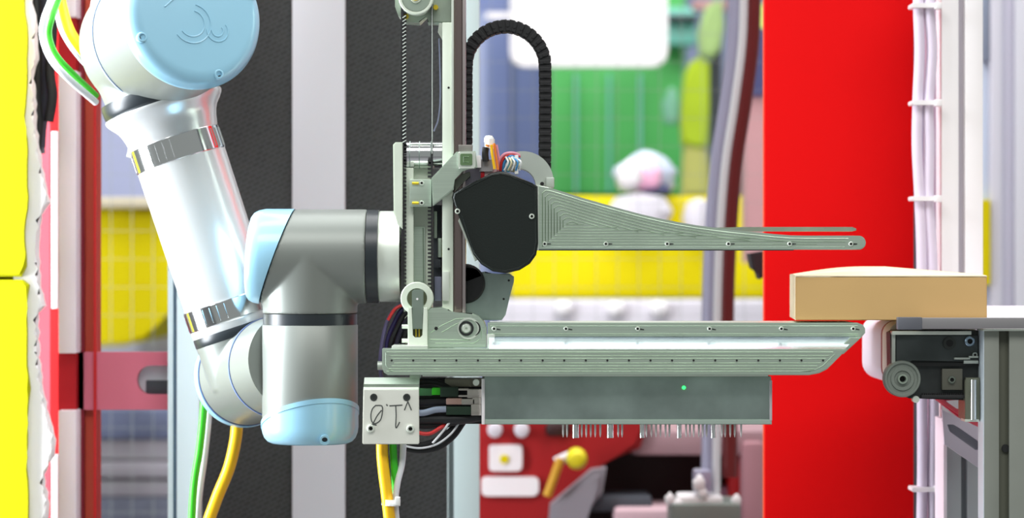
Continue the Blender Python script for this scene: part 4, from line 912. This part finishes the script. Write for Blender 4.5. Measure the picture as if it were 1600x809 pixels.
# pins under the box
xs = [880, 886, 909, 916, 923, 930, 938, 966, 972, 1010, 1018, 1025, 1032, 1040, 1046, 1072, 1078, 1084, 1092, 1098, 1104, 1128, 1133, 1141, 1148, 1158]
bm = NB(); pr = [(0, 0), (0, 1.7*S), (15*S, 1.5*S), (19.5*S, .5*S), (20*S, 0)]
lathe(bm, (0, 0, 0), (0, 0, -1), pr, 10); pm = bpy.data.meshes.new('pin'); bm.to_mesh(pm); bm.free(); pm.shade_smooth(); pm.materials.append(mat('pin_pale', (232, 226, 226), .35, .2))
for i, x in enumerate(xs):
    o = link(bpy.data.objects.new('pin', pm)); o.parent = g; o.location = P(x, 663, -.03-.004*(i % 2)) - wloc(g)
for x in (900, 954, 1004, 1062, 1115):
    bm = NB(); cyl(bm, P(x-.5, 663, -.022), (0, 0, -1), 0, 20.5*S, 5.5*S if x < 1000 else 4*S, n=20); obj('steel_plunger', bm, chrome, g)
# label plate  ------------------------------------------------
lp_ = root('label_plate', 'pale metal plate with handwritten v1.0 upside down, clamped over the gripper cables', 'plate', P(611, 692, -.07))
bm = NB(); prism(bm, [(567.5, 608), (654.5, 608), (655, 692), (653, 694), (568, 694), (566, 692)], -.074, -.068, .0008); pl = obj('face_plate', bm, platem, lp_)
bm = NB()
vs = []
for (x, y, Y) in ((568, 608.5, -.0735), (654.5, 608.5, -.0735), (654.5, 591, -.050), (568, 591, -.050), (568, 608.5, -.045), (654.5, 608.5, -.045), (654.5, 591, -.045), (568, 591, -.045)):
    vs.append(bm.verts.new(Vector((P(x, y, -.07).x, Y, P(x, y, -.07).z))))
for f in ((0, 1, 2, 3), (7, 6, 5, 4), (0, 4, 5, 1), (3, 2, 6, 7), (0, 3, 7, 4), (1, 5, 6, 2)): bm.faces.new([vs[i] for i in f])
obj('sloping_top', bm, alul, lp_)
bm = NB(); pbox(bm, 568, 600, 654, 610, -.0685, -.05); pbox(bm, 640, 586, 656, 592, -.05, -.01, .0005); obj('upper_tab', bm, alud, lp_)
for x in (584, 635.5):
    bm = NB(); lathe(bm, P(x, 620.5, -.0741), (0, -1, 0), [(-.001, 0), (-.001, 5.6*S), (.0006, 5.6*S), (.0006, 3.2*S), (.0, 3*S), (.0, 0)], 20); obj('dark_bushing', bm, mat('bushing%d' % x, (60, 64, 62), .4, .4), lp_, label='dark bushing')
for x, y in ((579.5, 669), (641.5, 669.5)): screw(x, y, -.074, 6, lp_, alul, d=.003)
bm = NB()
def ink(pts, cl=False):
    q = [P(550+x/3.25, 560+y/3.25, -.0742) for x, y in pts]
    tube(bm, q, .00075, 6, 6, flat=.35)
ink([(122, 238), (150, 240), (155, 265), (145, 310), (118, 330), (100, 318), (96, 285), (104, 255), (122, 236)])
ink([(150, 262), (128, 290), (112, 320), (100, 338)]); ink([(88, 345), (100, 335), (125, 338)])
ink([(190, 240), (222, 238), (256, 236)]); ink([(222, 240), (224, 290), (222, 345), (228, 348), (242, 322)])
ink([(174, 232), (178, 237), (180, 240)]); ink([(266, 262), (282, 222), (285, 222), (302, 262)])
obj('handwriting', bm, inkm, lp_, label='handwritten v1.0, upside down')
# cables below plate
cable('yellow_cable', [(600, 640, -.05), (597, 694, -.052), (599, 730, -.055), (604, 770, -.058), (612, 840, -.06), (620, 900, -.06)], 9.2, -.052, yellow, 'thick yellow cable hanging from the plate marked v1.0')
cable('green_cable', [(613, 640, -.045), (614, 694, -.047), (616, 730, -.05), (618, 760, -.045), (616, 800, -.04), (620, 900, -.04)], 6, -.047, green, 'green cable hanging behind the yellow one under the marked plate')
cable('white_cable', [(629, 640, -.045), (630, 694, -.047), (628, 725, -.05), (621, 755, -.052), (618, 790, -.05), (624, 850, -.05), (630, 900, -.05)], 5, -.047, whitec, 'grey-white cable hanging rightmost under the marked plate')
bm = NB(); lathe(bm, P(611, 784.5, -.055), (.05, 0, 1), [(-4.5*S, 0), (-4.5*S, 14.5*S), (4.5*S, 14.5*S), (4.5*S, 0)], 32)
for v in bm.verts: v.co.y = -.055 + (v.co.y+.055)*1.1
o = tag(obj('zip_tie', bm, whitep, None), 'white zip tie gathering the three cables under the marked plate', 'zip tie')
bm = NB(); pbox(bm, 617, 777, 625, 789, -.078, -.066, .0008); obj('lock_head', bm, whitep, o)
# connectors between plate and box
cc_ = 'connectors and leads beside the control box'
def plug(name, x0, y0, x1, y1, Y0, m, label, extra=()):
    bm = NB(); pbox(bm, x0, y0, x1, y1, Y0, Y0+.02, .0012); o = obj(name, bm, m, None); tag(o, label, 'connector', cc_)
    for (nm, a0, b0, a1, b1, mm) in extra:
        bm = NB(); pbox(bm, a0, b0, a1, b1, Y0-.001, Y0+.016, .0008); obj(nm, bm, mm, o)
    return o
gd_ = mat('dark_green_plug', (20, 48, 30), .5); gp = mat('green_plug', (70, 130, 80), .5); bg = mat('bright_green_plug', (50, 190, 20), .45)
nick = mat('nickel', (196, 190, 182), .25, .9); beige = mat('copper_pink_plug', (208, 170, 158), .35, .6)
plug('green_plug', 645, 607, 676, 618, -.03, gp, 'green plug with a bright green tip, top left of the connectors', (('tip', 675, 606, 688, 617, bg),))
plug('black_plug', 688, 605, 716, 620, -.032, gd_, 'dark plug with a nickel latch, topmost of the connectors', (('latch', 716, 607, 732, 610, nick), ('latch', 716, 617, 732, 620, nick), ('socket_shell', 730, 608, 754, 622, nick)))
plug('round_plug', 697, 622, 722, 632, -.034, beige, 'pinkish metal plug with a nickel sleeve, middle of the connectors', (('sleeve', 721, 623, 742, 632, nick), ('collar', 738, 621, 752, 633, nick)))
plug('black_plug', 697, 635, 736, 648, -.036, gd_, 'long dark plug, lowest of the connectors', (('socket_shell', 736, 632, 752, 649, nick),))
bm = NB(); cyl(bm, P(744, 597, -.03), (0, -1, 0), 0, .01, 5*S, n=12); tag(obj('hex_nut', bm, alul, None), 'bright nut at the top right of the connectors, against the control box', 'nut')
bm = NB(); pbox(bm, 695, 592, 754, 604, -.012, .03, .0006); tag(obj('terminal_bracket', bm, mat('bracket_taupe', (126, 124, 110), .4, .6), None), 'taupe metal bracket above the connectors, under the lower rail', 'bracket')
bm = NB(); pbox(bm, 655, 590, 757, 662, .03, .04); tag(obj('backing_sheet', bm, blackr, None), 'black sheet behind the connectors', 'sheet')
L_ = [([(640, 599, -.01), (670, 596, -.01), (690, 600, -.01), (712, 612, -.01)], 5, blackr, 'black lead arching highest between plate and connectors'),
      ([(640, 628, -.025), (670, 628, -.025), (700, 627, -.025)], 7, mat('black_lead', (24, 20, 26), .45), 'thick black lead entering the pinkish plug'),
      ([(640, 642, -.033), (660, 645, -.033), (680, 640, -.033), (697, 639, -.033)], 5, mat('silver_lead', (150, 160, 180), .35), 'silver-grey lead entering the long dark plug'),
      ([(640, 655, -.028), (680, 655, -.028), (720, 654, -.028), (752, 651, -.02)], 7, blackr, 'thick black lead running lowest into the control box'),
      ([(636, 663, -.022), (680, 664, -.022), (715, 658, -.02), (750, 652, -.01)], 6, mat('black_lead_b', (28, 28, 30), .4), 'black lead just below the thick one at the control box'),
      ([(636, 668, -.03), (655, 676, -.03), (672, 677, -.03), (688, 668, -.03), (700, 660, -.02)], 3, redc, 'thin red lead sagging right of the marked plate'),
      ([(630, 690, -.02), (655, 695, -.02), (680, 688, -.02), (702, 674, -.02), (716, 656, -.01)], 4.5, blackr, 'black lead in the inner loop below the connectors'),
      ([(628, 700, -.01), (655, 704, -.01), (684, 699, -.01), (708, 682, -.01), (724, 660, -.005)], 4.5, blackr, 'black lead in the outer loop below the connectors'),
      ([(630, 696, -.026), (656, 700, -.026), (682, 694, -.026), (704, 678, -.026), (719, 658, -.02)], 1.6, whitec, 'thin white lead between the black loops below the connectors'),
      ([(676, 692, -.03), (690, 676, -.03), (702, 660, -.03)], 1.8, whitec, 'thin white lead slanting up to the connectors')]
for pts, rr, m, lb in L_: cable('signal_lead', pts, rr, 0, m, lb, cc_)
# cables left of pulley fork
L2 = [([(640, 470, .0), (620, 480, .0), (606, 500, .0), (598, 530, .0), (594, 565, .0), (596, 592, .01)], 3.2, mat('lilac_lead', (92, 86, 120), .35), 'outermost lilac lead bulging left of the pulley fork'),
      ([(636, 474, -.008), (618, 482, -.008), (606, 500, -.008)], 2.6, redc, 'short red lead at the top of the bulging leads'),
      ([(645, 474, .005), (628, 484, .005), (616, 505, .005), (606, 530, .005), (604, 552, .005)], 4, purple, 'dark violet lead, second from the left beside the pulley fork'),
      ([(648, 480, -.002), (632, 492, -.002), (621, 512, -.002), (612, 532, -.002), (609, 552, .0)], 4, blackr, 'black lead, third from the left beside the pulley fork'),
      ([(650, 488, -.006), (636, 500, -.006), (626, 518, -.006), (619, 540, -.006), (617, 552, .0)], 4, mat('violet_black', (32, 28, 48), .3), 'glossy violet-black lead nearest the pulley fork'),
      ([(652, 498, -.003), (640, 510, -.003), (631, 530, -.003), (626, 552, .0)], 4, blackr, 'short black lead tucked against the pulley fork'),
      ([(655, 478, .02), (630, 500, .02), (620, 552, .02)], 9, blackr, 'thick black lead deepest behind the pulley fork')]
for pts, rr, m, lb in L2: cable('bent_lead', pts, rr, 0, m, lb, 'leads bulging left of the pulley fork')
bm = NB(); cyl(bm, P(590, 571, -.02), (1, 0, 0), 0, 9*S, 7*S, n=16); tag(obj('cable_gland', bm, anod, None), 'small pale gland on the left end of the lower rail', 'gland')
# wires on top of the cover
bm = NB(); ptube(bm, [(765, 217, -.03), (765, 232, -.03)], 8, -.03, n=16); w1 = tag(obj('wire_splice', bm, whitep, None, 60), 'white capped bundle of black, yellow and orange wires standing on the black cover', 'wire bundle')
lathe_bm = NB(); lathe(lathe_bm, P(764, 218, -.03), (0, 0, 1), [(-.003, 8*S), (.002, 7.5*S), (.0045, 5*S), (.005, 0)], 20); obj('cap', lathe_bm, whitep, w1)
for pts, rr, m, nm in (([(759, 230, -.034), (758, 240, -.034), (759, 252, -.034)], 5.5, blackr, 'black_wire'), ([(768, 226, -.04), (769, 240, -.04), (773, 264, -.04)], 2.4, yellow, 'yellow_wire'), ([(772, 224, -.037), (775, 245, -.037), (778, 265, -.037)], 2.2, orange, 'orange_wire'), ([(776, 226, -.03), (780, 250, -.03), (782, 266, -.03)], 1.8, pinkc, 'pink_wire'), ([(762, 226, -.042), (761, 229, -.042)], 3.4, orange, 'orange_wire')):
    bm = NB(); ptube(bm, pts, rr, 0, n=10); obj(nm, bm, m, w1)
rw = root('ribbon_wires', 'fan of red, blue and white wires arching from the black cover to the curved guard', 'wire bundle', P(795, 262, -.03))
cols = [pinkc, redc, bluec, whitec, mat('cyan_wire', (90, 190, 210), .4), whitep, mat('cream_wire', (230, 220, 180), .4)]
for i, m in enumerate(cols):
    x = 778+i*4; bm = NB()
    ptube(bm, [(x, 268, -.03), (x+2, 252+i*1.3, -.034), (x+10-i*.4, 241+i*2, -.036), (802, 239+i*2.4, -.034), (812, 243+i*2.6, -.03)], 2.2, 0, n=8); obj('wire', bm, m, rw)
for i in range(5):
    x = 790+i*5; bm = NB(); ptube(bm, [(x, 245+i, -.038), (x+4, 254, -.040), (x-2+i, 266, -.036)], 1.5, 0, n=8); obj('wire', bm, (whitep, cols[6], whitep, cols[2], whitep)[i], rw)
bm = NB(); pbox(bm, 804, 242, 810, 272, -.036, -.02, .0008); obj('terminal', bm, whitep, rw)

# ================================================================== CABLE CHAIN
ch = root('cable_chain', 'black segmented cable chain arching from the lift rail over to the black cover', 'cable chain', P(850, 262, .02))
path = [(728.5, 262), (728.5, 110)] + circ(790, 103, 61.5, 20, 180, 360)[1:] + [(852, 150), (851, 278)]
path = [P(x, y, .036) for x, y in path]
seg = 11.2*S; d_acc = 0; pos = []
cur = path[0].copy(); i = 0; pos.append((cur.copy(), (path[1]-path[0]).normalized()))
rem = seg
while i < len(path)-1:
    v = path[i+1]-cur
    if v.length >= rem: cur = cur + v.normalized()*rem; pos.append((cur.copy(), v.normalized())); rem = seg
    else: rem -= v.length; cur = path[i+1].copy(); i += 1
hw, hl = 9.8*S, 6.3*S
bm = NB()
for sy in (-1, 1):
    y0 = sy*.011
    add_box(bm, -hw, hw, min(y0, y0+sy*.002), max(y0, y0+sy*.002), -hl, hl*.55, .0008)
    add_box(bm, -hw*.86, hw*.86, min(y0+sy*.0015, y0+sy*.0035), max(y0+sy*.0015, y0+sy*.0035), hl*.1, hl*1.15, .0006)
    cyl(bm, (0, y0+sy*.0034, hl*.62), (0, sy, 0), 0, .0012, 2.4*S, n=10)
add_box(bm, hw*.72, hw*1.02, -.012, .012, -hl*.8, hl*.45, .0006)
add_box(bm, -hw*1.02, -hw*.72, -.012, .012, -hl*.8, hl*.45, .0006)
bmesh.ops.recalc_face_normals(bm, faces=bm.faces[:])
lm = bpy.data.meshes.new('link'); bm.to_mesh(lm); bm.free(); lm.materials.append(blackr)
for p, t in pos:
    o = link(bpy.data.objects.new('chain_link', lm)); o.parent = ch; o.location = p - wloc(ch)
    o.rotation_euler = (0, math.atan2(t.x, t.z), 0)
